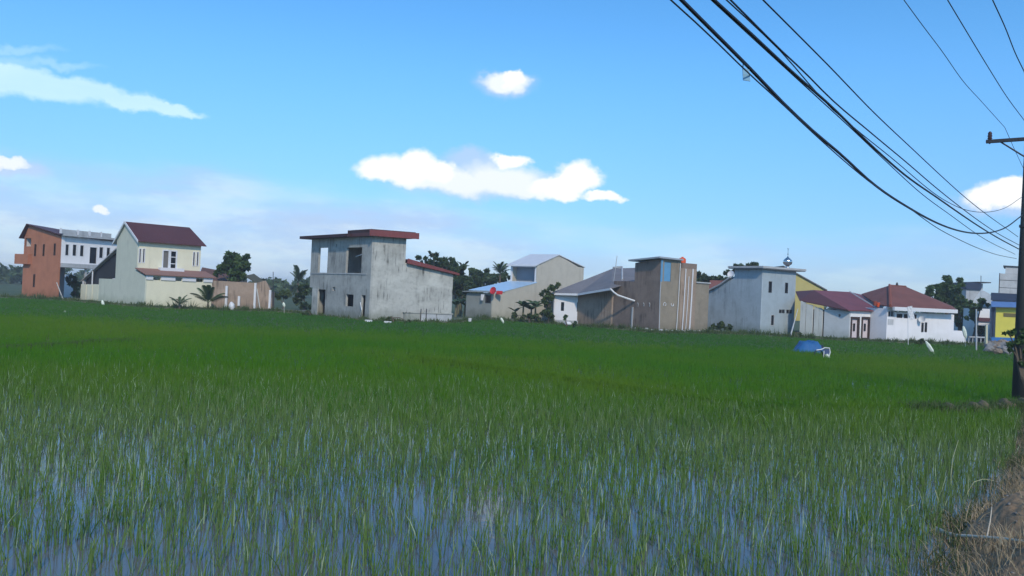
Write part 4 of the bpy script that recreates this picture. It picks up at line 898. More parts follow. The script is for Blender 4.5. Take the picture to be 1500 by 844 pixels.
# --- white stakes, flags and litter in the field
def flag(px0, y0, px1, y1, D, r, label):
    a = at(px0, y0, D); c_ = at(px1, y1, D); th = thing('bird_scarer', label, 'bird scarer', (c_.x, c_.y, 0))
    MB().tube([(c_.x, c_.y, -.1), (c_.x+(a.x-c_.x)*.5, c_.y, (a.z+c_.z)/2)], .02, 4).build('stick', WOODW, th)
    MB().tube([a, a.lerp(c_, .35), a.lerp(c_, .75), c_], [r*.4, r, r*.9, r*.25], 6).build('plastic_bag', mat('milky plastic', (.78, .82, .68), rough=.4), th)
flag(94.5, 455, 98.5, 466, 60, .10, 'white plastic bird scarer alone in the field below the orange house')
flag(149.5, 440, 152, 449, 76, .13, 'white plastic bird scarer at the foot of the sage gable wall')
flag(415, 443, 417, 450, 74, .12, 'white plastic bird scarer between the block wall and the grey house')
flag(733.5, 465.5, 738, 473, 74, .12, 'slanted white plastic bird scarer in front of the beige house')
flag(1356, 500, 1368, 518, 56, .13, 'long slanted white plastic bird scarer in front of the white bungalow')
flag(1411, 478, 1415, 496, 68, .15, 'white plastic bird scarer at the right end of the white bungalow')
for px, py, lb in ((688, 473.5, 'small white bucket in the grass between the grey and beige houses'), (832, 478, 'white plastic sack in the grass below the white cottage')):
    p = ground(px, py); th = thing('white_bucket' if px < 700 else 'plastic_sack', lb, 'bucket' if px < 700 else 'sack', p)
    if px < 700: MB().lathe((p.x, p.y, .15), [(0, 0), (.13, 0), (.17, .3), (.15, .3), (.12, .03), (0, .03)], 12).build('bucket', TRIM, th)
    else: MB().blob((p.x, p.y, .25), .25, 5, sq=(1.5, .8, .7)).build('sack', TRIM, th, smooth=True)
# blue tarpaulin heap and hand cart
p = ground(1189, 517); th = thing('tarp_heap', 'heap covered with a blue tarpaulin in the field below the red-roofed house', 'tarpaulin', p)
NX, NY = 26, 14; V = []; zt_ = at(1190, 497.5, p.y).z
for i in range(NX):
    for j in range(NY):
        u = i/(NX-1)*2-1; v = j/(NY-1)*2-1; e = max(0, 1-abs(u)**3)*max(0, 1-abs(v)**3)
        V.append((p.x+u*.95+random.uniform(-.03, .03), p.y+.5+v*.8, -.02+.93*zt_*min(1, (1-abs(u))*2.0)*min(1, (1-abs(v))*1.6)*(.90+.10*u+.07*math.sin(u*11+v*3)+.05*math.sin(v*9+u*4)+random.uniform(-.05, .05))))
F = []
for i in range(NX-1):
    for j in range(NY-1): A_ = i*NY+j; F += [(A_, A_+NY, A_+NY+1), (A_, A_+NY+1, A_+1)]
npmesh('tarp', V, F, TARP, th, smooth=False)
D = ground(1208, 525).y; th = thing('hand_cart', 'small white and blue hand cart with tubular frame beside the blue tarpaulin', 'cart', ground(1208, 525))
def A2(px, py, dz=0): return at(px, py, D+dz)
for dz in (0, .45):
    MB().tube([A2(1196, 513, dz), A2(1203, 512, dz), A2(1208, 509.5, dz), A2(1215, 510, dz), A2(1216, 516, dz), A2(1213.5, 525, dz)], .03, 6).build('frame_tube', TRIM, th)
    MB().tube([A2(1207, 514, dz), A2(1206.5, 525, dz)], .025, 5).build('leg', TRIM, th)
MB().hexa([A2(1206, 519), A2(1214.5, 519.5), A2(1214.5, 519.5, .45), A2(1206, 519, .45), A2(1206, 511.5), A2(1215, 511.5), A2(1215, 511.5, .45), A2(1206, 511.5, .45)]).build('tray', mat('slate blue sheet', (.07, .10, .2)), th)
MB().hexa([A2(1204, 511), A2(1207.5, 509.5), A2(1207.5, 509.5, .4), A2(1204, 511, .4), A2(1202.5, 505.5), A2(1205, 505), A2(1205, 505, .4), A2(1202.5, 505.5, .4)]).build('seat', NAVY, th)
MB().tube([A2(1211, 519, -.1), A2(1212.5, 523, -.15), A2(1216, 526.5, -.2)], [.07, .13, .04], 6).build('bag', mat('milky plastic', (.78, .82, .68)), th)
wp = A2(1199, 517, .2); mb = MB(); mb.tube([Vector((wp.x+.22*math.cos(a), wp.y, .2+.22*math.sin(a))) for a in np.linspace(0, 2*math.pi, 17)], .035, 5, cap=False); mb.build('wheel', DARKMETAL, th)

# ================================================================== PLANTS
def cards(cent, size, n_up=.35, rng=RNG, asp=.55):
    n = len(cent); d = rng.normal(size=(n, 3)); d /= np.linalg.norm(d, axis=1)[:, None]
    a = np.cross(d, rng.normal(size=(n, 3))); a /= np.linalg.norm(a, axis=1)[:, None]+1e-9; c_ = np.cross(d, a)
    s_ = (size*rng.uniform(.6, 1.3, n))[:, None]
    V = np.stack([cent+a*s_, cent+c_*s_*asp, cent-a*s_, cent-c_*s_*asp], 1).reshape(-1, 3)
    k = np.arange(n)*4; F = np.concatenate([np.stack([k, k+1, k+2], 1), np.stack([k, k+2, k+3], 1)])
    return V, F
def tree(name, label, cat, blobs, D, mtl, size=.3, dens=1.0, trunk=None, group=None, depth=1.0, limb=True):
    rng = np.random.default_rng(abs(hash(label)) % 1000 if False else sum(map(ord, label)))
    cs = [(at(x, y, D), r/FPX*D, r2/FPX*D) for x, y, r, r2 in blobs]
    bx_ = trunk if trunk is not None else blobs[0][0]; base = at(bx_, 470, D); base.z = -.1
    th = thing(name, label, cat, (base.x, base.y, 0), group); pts = []; tn = []
    for c_, r, r2 in cs:
        nc = max(5, int(9*dens*(r*r2)**.5))                       # clumps inside the lobe
        for _ in range(nc):
            d = rng.normal(size=3); d /= np.linalg.norm(d); rad = rng.uniform(.35, 1.0)**.6
            cc = np.array(c_)+d*np.array([r, r*depth, r2])*rad*.85; cr = rng.uniform(.16, .34)*(r*r2)**.5
            m_ = int(60*dens*(cr/.5)**1.2)+14
            q_ = rng.normal(size=(m_, 3)); q_ /= np.linalg.norm(q_, axis=1)[:, None]; q_ *= rng.uniform(.5, 1, m_)[:, None]
            pts.append(cc+q_*cr*np.array([1, 1, .75])); tn.append(np.full(m_, rng.uniform(0, .8))+rng.uniform(0, .2, m_))
    pts = np.concatenate(pts); tn = np.repeat(np.concatenate(tn), 4)
    V, F = cards(pts, size, rng=rng); npmesh('crown', V, F, mtl, th, tint=tn)
    mb = MB(); top = cs[0][0]; hgt = max(top.z, 1.0)
    sp = Vector((base.x+(top.x-base.x)*.4, base.y, hgt*.45)); rt = max(.08, min(.3, hgt*.035))
    mb.tube([base, base.lerp(sp, .5)+Vector((.1, 0, 0)), sp], [rt*1.3, rt, rt*.8], 7); mb.build('trunk', BARK, th)
    if limb:
        mb = MB()
        for c_, r, r2 in cs: mb.tube([sp-Vector((0, 0, .1)), sp.lerp(c_, .5)+Vector((0, 0, .15)), c_], [rt*.6, rt*.4, rt*.12], 5)
        mb.build('limbs', BARK, th)
    return th
G_ = 'trees behind the houses'
tree('mango_tree', 'round dark green tree behind the brown block wall', 'tree', [(342, 388, 17, 17), (328, 395, 12, 13), (352, 398, 14, 12), (361, 384, 7, 12), (335, 376, 10, 9), (348, 405, 16, 8), (320, 398, 7, 10)], 90, LEAF, .30, 1.5, 343)
tree('dense_tree', 'dark bushy tree right behind the red side roof of the grey house', 'tree', [(665, 400, 22, 20), (650, 392, 14, 14), (672, 420, 20, 20), (640, 395, 12, 12)], 104, LEAFD, .36, 1.4, 668, G_)
tree('dense_tree', 'dark spreading tree left of the beige house roof', 'tree', [(692, 408, 18, 14), (705, 405, 14, 12), (690, 425, 22, 16)], 112, LEAFD, .36, 1.4, 694, G_)
tree('dense_tree', 'small dark tree just behind the blue roof of the beige house', 'tree', [(722, 409, 16, 8), (738, 408, 14, 8), (712, 413, 12, 8), (712, 400, 5, 7)], 116, LEAFD, .36, 1.4, 725, G_)
tree('open_tree', 'feathery open-crowned tree rising over the red roof edge of the grey house', 'tree', [(636, 380, 14, 10), (622, 382, 9, 5), (651, 385, 10, 8), (634, 371, 8, 5), (612, 377, 4, 3), (662, 380, 4, 4)], 100, LEAFD, .30, .75, 638)
tree('dense_tree', 'dark low tree between the brown tower and the prayer house', 'tree', [(1035, 408, 16, 6), (1052, 409, 14, 6), (1022, 406, 8, 8), (1044, 413, 20, 8)], 110, LEAFD, .36, 1.3, 1040, G_)
tree('dense_tree', 'dark tree top showing behind the left step of the prayer house roof', 'tree', [(1082, 395, 14, 8), (1097, 391, 12, 5), (1068, 402, 8, 5), (1105, 388, 5, 3)], 100, LEAFD, .33, 1.3, 1085, G_)
tree('tall_tree', 'tall green tree with rounded top right of the white bungalow roof', 'tree', [(1385, 414, 11, 12), (1387, 428, 14, 16), (1400, 440, 14, 18), (1370, 426, 14, 12), (1396, 430, 12, 14), (1385, 440, 18, 14), (1362, 432, 6, 6), (1400, 455, 12, 16)], 96, LEAF, .30, 1.5, 1388, G_)
tree('slender_tree', 'slender tree beside the grey tower building', 'tree', [(1405, 418, 6, 11), (1404, 435, 9, 14), (1415, 446, 8, 14), (1418, 470, 10, 14), (1410, 450, 9, 14), (1407, 468, 9, 12)], 92, LEAF, .28, 1.5, 1406, G_)
tree('slender_tree', 'low bushy tree in front of the pale sloping roof by the grey tower', 'tree', [(1440, 444, 10, 6), (1428, 450, 9, 8), (1422, 465, 10, 12), (1434, 484, 7, 12)], 84, LEAF, .26, 1.3, 1424, G_)
tree('garden_shrub', 'green shrubs seen under the upper floor of the orange house', 'shrub', [(107, 412, 8, 10), (114, 420, 7, 10), (101, 408, 4, 5), (111, 432, 8, 7)], 93, LEAF, .24, 1.5, 108)
tree('garden_shrub', 'dense tall shrub between the banana plants and the white cottage', 'shrub', [(803, 440, 9, 14), (798, 455, 8, 14), (807, 425, 7, 8), (808, 462, 6, 10), (816, 418, 5, 4), (795, 430, 4, 6)], 79.5, WEED, .22, 1.6, 803)
tree('garden_shrub', 'small round shrub by the plinth of the white cottage', 'shrub', [(829, 466, 4.5, 5)], 74, LEAF, .15, 2.0, 829, 'round shrubs below the white cottage')
tree('garden_shrub', 'smaller low shrub at the left end of the brown side wall', 'shrub', [(841, 475, 3.5, 5)], 72, LEAF, .15, 2.0, 841, 'round shrubs below the white cottage')
tree('garden_shrub', 'pale bush in the gap left of the grey house', 'shrub', [(416, 432, 10, 9), (405, 436, 8, 7)], 90, WEED, .25, 1.3, 413)
tree('garden_shrub', 'dark bush against the left side of the grey house', 'shrub', [(446, 425, 9, 14), (438, 438, 10, 9), (448, 450, 8, 8)], 92, LEAFD, .28, 1.4, 445)
tree('roadside_tree', 'leafy branches of a small roadside tree beside the dark utility pole', 'tree', [(1478, 487, 9, 9), (1492, 500, 14, 13), (1508, 485, 16, 16), (1480, 508, 9, 8), (1512, 515, 16, 18), (1500, 530, 10, 10)], 23.2, LEAF, .085, 1.0, 1514)
def trees_far():
    rng = np.random.default_rng(5); P_ = []; T_ = []
    for b0, b1, D, h0 in ((-.95, -.545, 205, 4.2), (-.33, -.245, 190, 3.6), (-.545, -.33, 230, 3.5), (-.245, .85, 240, 3.0)):
        n = int((b1-b0)*900)
        for i in range(n):
            bb_ = rng.uniform(b0, b1); hh = h0*(.6+.5*abs(math.sin(bb_*70))+.4*rng.random()); d = D+rng.uniform(-8, 14); m_ = 26
            q_ = rng.normal(size=(m_, 3)); q_ /= np.linalg.norm(q_, axis=1)[:, None]
            P_.append(np.array([bb_*d, d, hh*rng.uniform(.2, .8)])+q_*np.array([1.6, 1.2, 1.0])*rng.uniform(.3, 1, m_)[:, None]*hh/4); T_.append(np.full(m_, rng.random()))
    P_ = np.concatenate(P_); T_ = np.repeat(np.concatenate(T_), 4); V, F = cards(P_, .7, rng=rng)
    tag(npmesh('distant_woods', V, F, LEAFD, tint=T_), 'dark line of distant woods along the horizon', 'woods', kind='stuff')
trees_far()

def frond_mesh(name, L_, wid, mtl, droop=.5, nleaf=16, banana=False):
    V = []; F = []; T_ = []
    n = 8; pts = []
    for i in range(n+1): k = i/n; pts.append(Vector((L_*k*(1-.15*k), 0, L_*(.75*k-droop*1.3*k*k))))
    if banana:
        for i, p in enumerate(pts):
            k = i/n; w = wid*math.sin(math.pi*min(1, .12+k*.88))**.7*.5 if k > .12 else .02
            V += [tuple(p+Vector((0, w, -w*.35))), tuple(p), tuple(p+Vector((0, -w, -w*.35)))]
        for i in range(n):
            a = i*3; F += [(a, a+1, a+4), (a, a+4, a+3), (a+1, a+2, a+5), (a+1, a+5, a+4)]
        T_ = [.3]*len(V)
    else:
        for i in range(n):
            b_ = len(V); p, q_ = pts[i], pts[i+1]; r = .02*(1-i/n)+.006
            V += [tuple(p+Vector((0, r, 0))), tuple(p-Vector((0, r, 0))), tuple(q_-Vector((0, r, 0))), tuple(q_+Vector((0, r, 0)))]; F += [(b_, b_+1, b_+2), (b_, b_+2, b_+3)]; T_ += [.9]*4
        for j in range(nleaf):
            k = .15+.85*j/nleaf; i = min(int(k*n), n-1); p = pts[i].lerp(pts[i+1], k*n-i); w = wid*(math.sin(math.pi*(.15+.8*k))**.6)*.5
            for sgn in (1, -1):
                b_ = len(V); V += [tuple(p-Vector((.035, 0, 0))), tuple(p+Vector((.035, 0, 0))), tuple(p+Vector((w*.55, sgn*w, -w*.35)))]; F += [(b_, b_+1, b_+2)]; T_ += [.2, .2, .7]
    me = bpy.data.meshes.new(name); me.from_pydata(V, [], F); me.materials.append(mtl)
    a = me.attributes.new('tint', 'FLOAT', 'POINT'); a.data.foreach_set('value', T_); return me
PF = frond_mesh('frond', 1.0, .42, LEAFP, .38, 20); BF = frond_mesh('leaf', 1.0, .34, leafmat('banana leaf', (.045, .085, .03), (.11, .16, .06)), .45, banana=True)
def crown_plant(name, label, cat, px, pyb, D, ht, L_, n, me, part, up=.9, group=None, seed=0, rt=.09):
    rr = random.Random(seed); c_ = at(px, pyb, D); th = thing(name, label, cat, (c_.x, c_.y, 0), group)
    x, y = c_.x, c_.y; lean = rr.uniform(-.15, .15)*ht*.3
    MB().tube([(x, y, -.1), (x+lean*.3, y, ht*.5), (x+lean, y, ht)], [rt*1.3, rt, rt*.8], 7).build('trunk', mat('green stem', (.16, .15, .08)) if part == 'leaf' else BARK, th)
    for i in range(n):
        o = bpy.data.objects.new(part, me); COL.objects.link(o); o.parent = th; o.location = (lean, 0, ht-.03); s_ = L_*rr.uniform(.75, 1.1); o.scale = (s_, s_, s_)
        o.rotation_euler = (rr.uniform(-.3, .3), -up*rr.uniform(.0, 1.1), 2*math.pi*(i+rr.uniform(-.3, .3))/n)
    return th
crown_plant('palm', 'small young palm in front of the cream house wall', 'palm', 263, 452, 74.5, .45, 1.35, 9, PF, 'frond', .8, seed=1)
crown_plant('palm', 'larger spreading palm at the right corner of the cream house', 'palm', 304, 452, 75.5, .7, 1.9, 13, PF, 'frond', .9, seed=2)
crown_plant('coconut_palm', 'far coconut palm in the gap left of the grey house', 'palm', 436, 440, 118, at(436, 412, 118).z, 2.6, 12, PF, 'frond', 1.0, seed=3, rt=.16)
crown_plant('coconut_palm', 'palm crown rising behind the trees just right of the red side roof', 'palm', 676, 440, 108, at(676, 392, 108).z, 1.3, 9, PF, 'frond', .6, seed=9, rt=.12)
crown_plant('coconut_palm', 'dark palm fronds beside the attic box of the beige house', 'palm', 732, 440, 108, at(732, 401, 108).z, 2.2, 11, PF, 'frond', .8, seed=4, rt=.15)
for i, (px, D, ht, L_, n) in enumerate(((766, 83, 1.6, 1.5, 7), (778, 84, 1.3, 1.6, 6), (784, 82, 1.7, 1.5, 7), (755, 85, 1.0, 1.2, 5))):
    crown_plant('banana_plant', ['tallest left banana plant against the beige wall', 'middle banana plant against the beige wall', 'right banana plant beside the dense shrub', 'small banana plant at the left of its group against the beige wall'][i], 'banana plant', px, 464, D, ht, L_, n, BF, 'leaf', .3, 'banana plants by the beige house', 10+i, .1)
for i, (px, D) in enumerate(((667, 92), (674, 94), (680, 92), (671, 97))):
    crown_plant('banana_plant', 'banana plant in the shaded gap between the grey house and the beige porch', 'banana plant', px, 464, D, 1.3+.2*(i % 2), 1.5, 6, BF, 'leaf', .4, 'banana plants in the gap between grey and beige houses', 20+i, .12)

tree('garden_shrub', 'low weedy bush at the left foot of the grey house', 'shrub', [(449, 461, 7, 6), (456, 465, 7, 5)], 72, WEED, .2, 1.5, 452)
tree('garden_shrub', 'green creeper at the foot of the shaded side wall of the prayer house', 'shrub', [(1052, 476, 9, 8), (1066, 481, 10, 6), (1046, 482, 7, 5)], 75.5, WEED, .2, 1.5, 1056)
tree('garden_shrub', 'rough brown-green bush at the right foot of the prayer house', 'shrub', [(1163, 489, 6, 4), (1172, 491, 6, 3)], 72.5, WEED, .18, 1.5, 1166)
tree('garden_shrub', 'weedy bush at the foot of the grey house right wall', 'shrub', [(570, 469, 9, 4), (598, 472, 6, 4)], 66.5, WEED, .16, 1.4, 575)
tree('garden_shrub', 'overgrown bush under the banana plants of the beige house', 'shrub', [(772, 463, 16, 4), (790, 465, 12, 5), (750, 462, 9, 4)], 80, WEED, .2, 1.4, 775)
tree('garden_shrub', 'low bush below the window of the white bungalow', 'shrub', [(1352, 500, 5, 4), (1346, 502, 5, 3)], 68.5, WEED, .16, 1.4, 1350)
a = at(1040, 411, 92); th = thing('low_house', 'low house with dull red roof glimpsed between the brown tower and the prayer house', 'house', at(1050, 440, 92))
MB().box(a.x, a.x+3, 92, 96, -.3, at(1048, 423, 92).z).build('wall', BEIGED, th)
MB().plate([at(1038, 424, 91.5), at(1068, 424, 91.5), at(1062, 411, 94), at(1040, 410.5, 94)], .1).build('roof', BROWNROOF, th)
dd = at(1071, 402, 82); th = thing('satellite_dish', 'pale satellite dish on the roof step of the prayer house', 'satellite dish', dd)
mb = MB(); dish(mb, dd, .35, (-.6, -.7, .4)); mb.build('reflector', TRIM, th, smooth=True); MB().tube([(dd.x, dd.y+.05, dd.z-.7), (dd.x, dd.y+.03, dd.z)], .03, 5).build('mount', DARKMETAL, th)
pa = at(1169, 452, 73.2); pb = at(1157.5, 487, 72); th = thing('leaning_board', 'long white board leaning at the right corner of the prayer house', 'board', (pb.x, pb.y, 0))
MB().hexa([(pb.x-.06, pb.y, -.05), (pb.x+.06, pb.y, -.05), (pb.x+.06, pb.y+.06, -.05), (pb.x-.06, pb.y+.06, -.05), (pa.x-.02, pa.y, pa.z), (pa.x+.03, pa.y, pa.z), (pa.x+.03, pa.y+.06, pa.z), (pa.x-.02, pa.y+.06, pa.z)]).build('board', CONC, th)

# --- blades: rice, weeds, straw
def blades(name, hx, hy, hz, nb, h, w, lean, mtl, label, cat, spread=.04, segs=2, seed=1, hi=.03, curve=.5):
    rng = np.random.default_rng(seed); n = len(hx)*nb
    X = np.repeat(hx, nb)+rng.normal(0, spread, n); Y = np.repeat(hy, nb)+rng.normal(0, spread, n); Z = np.repeat(hz, nb)
    hh = np.repeat(h if np.ndim(h) else np.full(len(hx), h), nb)*rng.uniform(.55, 1.1, n)
    ww = w*rng.uniform(.7, 1.3, n) if np.ndim(w) == 0 else np.repeat(w, nb)*rng.uniform(.7, 1.3, n)
    th = rng.uniform(0, 2*np.pi, n); ln = np.abs(rng.normal(0, lean, n)); lx = np.cos(th)*ln*hh; ly = np.sin(th)*ln*hh
    yaw = rng.uniform(-1.1, 1.1, n); sx = np.cos(yaw)*ww/2; sy = np.sin(yaw)*ww/2
    base = np.repeat(rng.random(len(hx)), nb); t_ = np.clip(base*.55+rng.random(n)*.4, 0, .95); t_[rng.random(n) < hi] = 1.0
    V = []; per = 2*segs+1
    for k in range(segs):
        u = k/segs; cu = u*(1-curve)+curve*u*u; wid = 1-.35*u
        for sg in (-1, 1): V.append(np.stack([X+lx*cu*1.6+sg*sx*wid, Y+ly*cu*1.6+sg*sy*wid, Z+hh*(u-.18*ln*u*u)], 1))
    V.append(np.stack([X+lx*1.6, Y+ly*1.6, Z+hh*(1-.35*ln)], 1))
    V = np.stack(V, 1).reshape(-1, 3); b_ = np.arange(n)*per; F = []
    for k in range(segs-1): a = b_+2*k; F += [np.stack([a, a+1, a+3], 1), np.stack([a, a+3, a+2], 1)]
    a = b_+2*(segs-1); F.append(np.stack([a, a+1, a+2], 1))
    return tag(npmesh(name, V, np.concatenate(F), mtl, tint=np.repeat(t_, per)), label, cat, kind='stuff')
def grid(y0, y1, sp, jit, seed, keep=1.0, wide=.80, extra=4):
    rng = np.random.default_rng(seed); ys = np.arange(y0, y1, sp); X = []; Y = []
    for y in ys:
        m_ = wide*y+extra; xs_ = np.arange(-m_, m_, sp); X.append(xs_+rng.normal(0, jit, len(xs_))); Y.append(np.full(len(xs_), y)+rng.normal(0, jit, len(xs_)))
    X = np.concatenate(X); Y = np.concatenate(Y)
    ex = np.interp(Y, EP[:, 1], EP[:, 0]); ok = (X < ex-.12) & (Y < edge_y(X, Y)-1.0) & (rng.random(len(X)) < keep)
    return X[ok], Y[ok]
def patch(x, y, s=1.0): return .5+.5*np.sin(x*.9*s+1.3*np.sin(y*.5*s))*np.cos(y*.7*s+1.1*np.sin(x*.6*s))
X, Y = grid(5.5, 14, .135, .05, 1); k = patch(X, Y); r_ = np.random.default_rng(3).random(len(X)); ok = r_ < (.42+.34*k+np.clip((Y-8.5)/13, 0, .5)); X, Y = X[ok], Y[ok]
blades('rice_plants', X, Y, np.zeros(len(X)), 4, .28+.08*patch(X, Y, 2), .0095, .17, RICEM, 'young rice plants standing in the flooded near part of the paddy', 'rice', .028, 3, 11, .055)
X, Y = grid(14, 25, .17, .05, 2); r_ = np.random.default_rng(4).random(len(X)); ok = r_ < (.85+.3*patch(X, Y))*np.clip((25-Y)/7, 0, 1); X, Y = X[ok], Y[ok]
blades('rice_plants', X, Y, np.zeros(len(X)), 6, .33, .011, .18, RICEM, 'young rice plants of the near paddy beyond the open water', 'rice', .04, 2, 12, .05)
X, Y = grid(15.5, 26, .19, .06, 3); r_ = np.random.default_rng(14).random(len(X)); ok = r_ < np.clip((Y-15.5)/5, 0, 1); X, Y = X[ok], Y[ok]
blades('rice_plants', X, Y, np.zeros(len(X)), 8, .30, .013, .22, RICEF, 'closed green rice between the near sprouts and the bund', 'rice', .05, 2, 15, .0)
X, Y = grid(26, 51, .27, .09, 5); r_ = np.random.default_rng(10).random(len(X)); ok = r_ < (51-Y)/9-.15*np.sin(X*.3); X, Y = X[ok], Y[ok]
blades('rice_plants', X, Y, np.zeros(len(X)), 9, .30, .020, .28, RICEF, 'dense green rice in the middle of the paddy', 'rice', .09, 1, 13, .0)
X, Y = grid(41, 86, .46, .14, 6); r_ = np.random.default_rng(9).random(len(X)); ok = r_ < (Y-41)/9+.15*np.sin(X*.3)+.1; X, Y = X[ok], Y[ok]
blades('rice_plants', X, Y, np.zeros(len(X)), 8, .17, .045, .4, RICEG, 'dense green rice in the far paddy in front of the houses', 'rice', .14, 1, 14, .0)
# weeds on bunds, at house feet, and at the verge
rng = np.random.default_rng(8)
def along(c_, n, w): i = rng.integers(0, len(c_), n); return c_[i, 0]+rng.normal(0, .1, n), c_[i, 1]+rng.normal(0, w, n)
x, y = along(bl1, 1500, .25); blades('bund_grass', x, y, np.full(len(x), .06), 8, .24, .02, .4, RICEF, 'rough grass on the bund across the paddy', 'grass', .06, 2, 21, .02)
x, y = along(bl3, 260, .3); blades('bund_grass', x, y, np.full(len(x), .10), 7, .30, .014, .5, WEED, 'rough grass on the short brown bund left of the utility pole', 'grass', .07, 3, 28, .05)
x, y = along(bl2, 260, .5); blades('bund_grass', x, y, np.full(len(x), .02), 6, .20, .03, .5, WEED, 'rough grass on the far left bund', 'grass', .06, 2, 22, .0)
b0 = rng.uniform(-.62, .64, 5200); d0 = np.interp(b0, fx, fy)+rng.uniform(-.6, 2.2, 5200)
blades('margin_weeds', b0*d0, d0, np.full(5200, -.05), 6, rng.uniform(.15, .45, 5200), .06, .5, WEED, 'rough weeds along the far field edge at the feet of the houses', 'weeds', .2, 1, 23, .0)
b0 = rng.uniform(-.62, .64, 700); b0 += .004*np.sin(b0*300); d0 = np.interp(b0, fx, fy)+rng.uniform(-.3, 1.0, 700)
blades('tall_weeds', b0*d0, d0, np.full(700, .0), 12, rng.uniform(.3, .9, 700)*(.5+.5*patch(b0*60, d0, .4)), .06, .45, WEED, 'taller weed tufts against the walls along the far field edge', 'weeds', .18, 2, 27, .05)
def on_verge(n, l0, l1, u0, u1, pw=1.0):
    u = rng.uniform(u0, u1, n); l = l0+(l1-l0)*rng.random(n)**pw; return surf(u, l)
x, y, z = on_verge(7500, -.15, 2.6, 8, 42); ok = (np.hypot((x-5.55)/.2, (y-9.05)/.25) > 1) & (patch(x, y, 3) > .16); x, y, z = x[ok], y[ok], z[ok]
blades('dry_grass', x, y, z, 7, rng.uniform(.07, .32, len(x)), .0065, .55, STRAW, 'dry straw-coloured grass on the soil verge', 'grass', .07, 3, 24, .0, .8)
x, y, z = on_verge(450, -.15, .3, 8, 36); blades('verge_weeds', x, y, z, 6, rng.uniform(.2, .5, len(x)), .010, .5, WEED, 'green weeds along the water edge of the verge', 'weeds', .05, 3, 25, .05, .8)
x, y, z = on_verge(900, 1.0, 3.6, 24, 60); blades('verge_weeds', x, y, z, 7, rng.uniform(.2, .6, len(x)), .014, .5, WEED, 'green weeds on the far verge beyond the utility pole', 'weeds', .08, 2, 26, .03, .8)
rng2 = np.random.default_rng(77); x, y, z = on_verge(2200, .0, 2.6, 9, 26)
V = []; F = []
for i in range(len(x)):
    r = rng2.uniform(.008, .035); b_ = len(V); q_ = rng2.normal(size=(4, 3)); q_ /= np.linalg.norm(q_, axis=1)[:, None]
    V += [(x[i]+a*r*1.4, y[i]+c_*r*1.4, z[i]+.01+d*r) for a, c_, d in q_]; F += [(b_, b_+1, b_+2), (b_, b_+2, b_+3), (b_, b_+3, b_+1), (b_+1, b_+3, b_+2)]
tag(npmesh('soil_crumbs', V, F, STONEM), 'loose soil crumbs and small stones on the verge', 'soil', kind='stuff')
# fallen stick on the verge and bent stalks
_u, _l = np.meshgrid(np.linspace(2, 30, 700), np.linspace(-.2, 3.5, 120)); SX, SY, SZ = surf(_u.ravel(), _l.ravel())
def vz(x, y): return float(SZ[np.argmin((SX-x)**2+(SY-y)**2)])
def onv(px, py):
    z_ = .3
    for _ in range(12): p = ground(px, py, z_); z_ = .5*z_+.5*vz(p.x, p.y)
    return p
sp_ = [onv(x_, y_)+Vector((0, 0, .11+.015*math.sin(x_))) for x_, y_ in ((1371, 791), (1386, 794), (1400, 797), (1420, 800), (1445, 802), (1470, 805), (1500, 808), (1530, 811))]
th = thing('fallen_branch', 'pale dead stick lying across the soil verge in the lower right corner', 'stick', sp_[3])
MB().tube(sp_, [.036, .024, .02, .017, .016, .014, .012, .008], 7).build('branch', PALEST, th, smooth=True)
MB().tube([sp_[4], sp_[4]+Vector((.1, .12, .14)), sp_[4]+Vector((.16, .2, .28))], [.008, .006, .003], 5).build('twig', PALEST, th)
MB().tube([sp_[2], sp_[2]+Vector((.05, -.15, .04)), sp_[2]+Vector((.2, -.3, .0))], [.008, .006, .004], 5).build('twig', PALEST, th)
for i, (pl_, lb) in enumerate((([(1398, 727), (1393, 718), (1393, 695), (1396, 670), (1404, 645)], 'tall single bent grass stalk rising at the edge of the soil verge'),
                              ([(1384, 762), (1378, 745), (1371, 722), (1370, 718)], 'short straight stalk left of the tall bent one'),
                              ([(1328, 776), (1322, 762), (1325, 750), (1332, 742), (1341, 739)], 'pale folded stalk standing in the water left of the verge'),
                              ([(1412, 740), (1418, 720), (1427, 706), (1440, 702), (1456, 704)], 'dry stalk arching over the rounded clod of soil'))):
    d0_ = onv(*pl_[0]).y; pts = [at(x_, y_, d0_+.02*j) for j, (x_, y_) in enumerate(pl_)]; pts[0].z -= .05
    th = thing('grass_stalk', lb, 'grass stalk', pts[0]); MB().tube(pts, [.007, .006, .006, .005, .003][:len(pts)], 5).build('stalk', mat('pale stalk', (.42, .44, .26)), th)

# ================================================================== AIR
hm = bpy.data.materials.new('thin haze'); hm.use_nodes = True; ht = hm.node_tree; ht.nodes.clear()
pv = ht.nodes.new('ShaderNodeVolumePrincipled'); pv.inputs['Density'].default_value = .0007; pv.inputs['Color'].default_value = (.86, .92, 1, 1); pv.inputs['Anisotropy'].default_value = 0
ho = ht.nodes.new('ShaderNodeOutputMaterial'); ht.links.new(pv.outputs[0], ho.inputs['Volume'])
tag(MB().box(-1400, 1400, -700, 1900, -1.1, 14).build('haze', hm), kind='stuff')
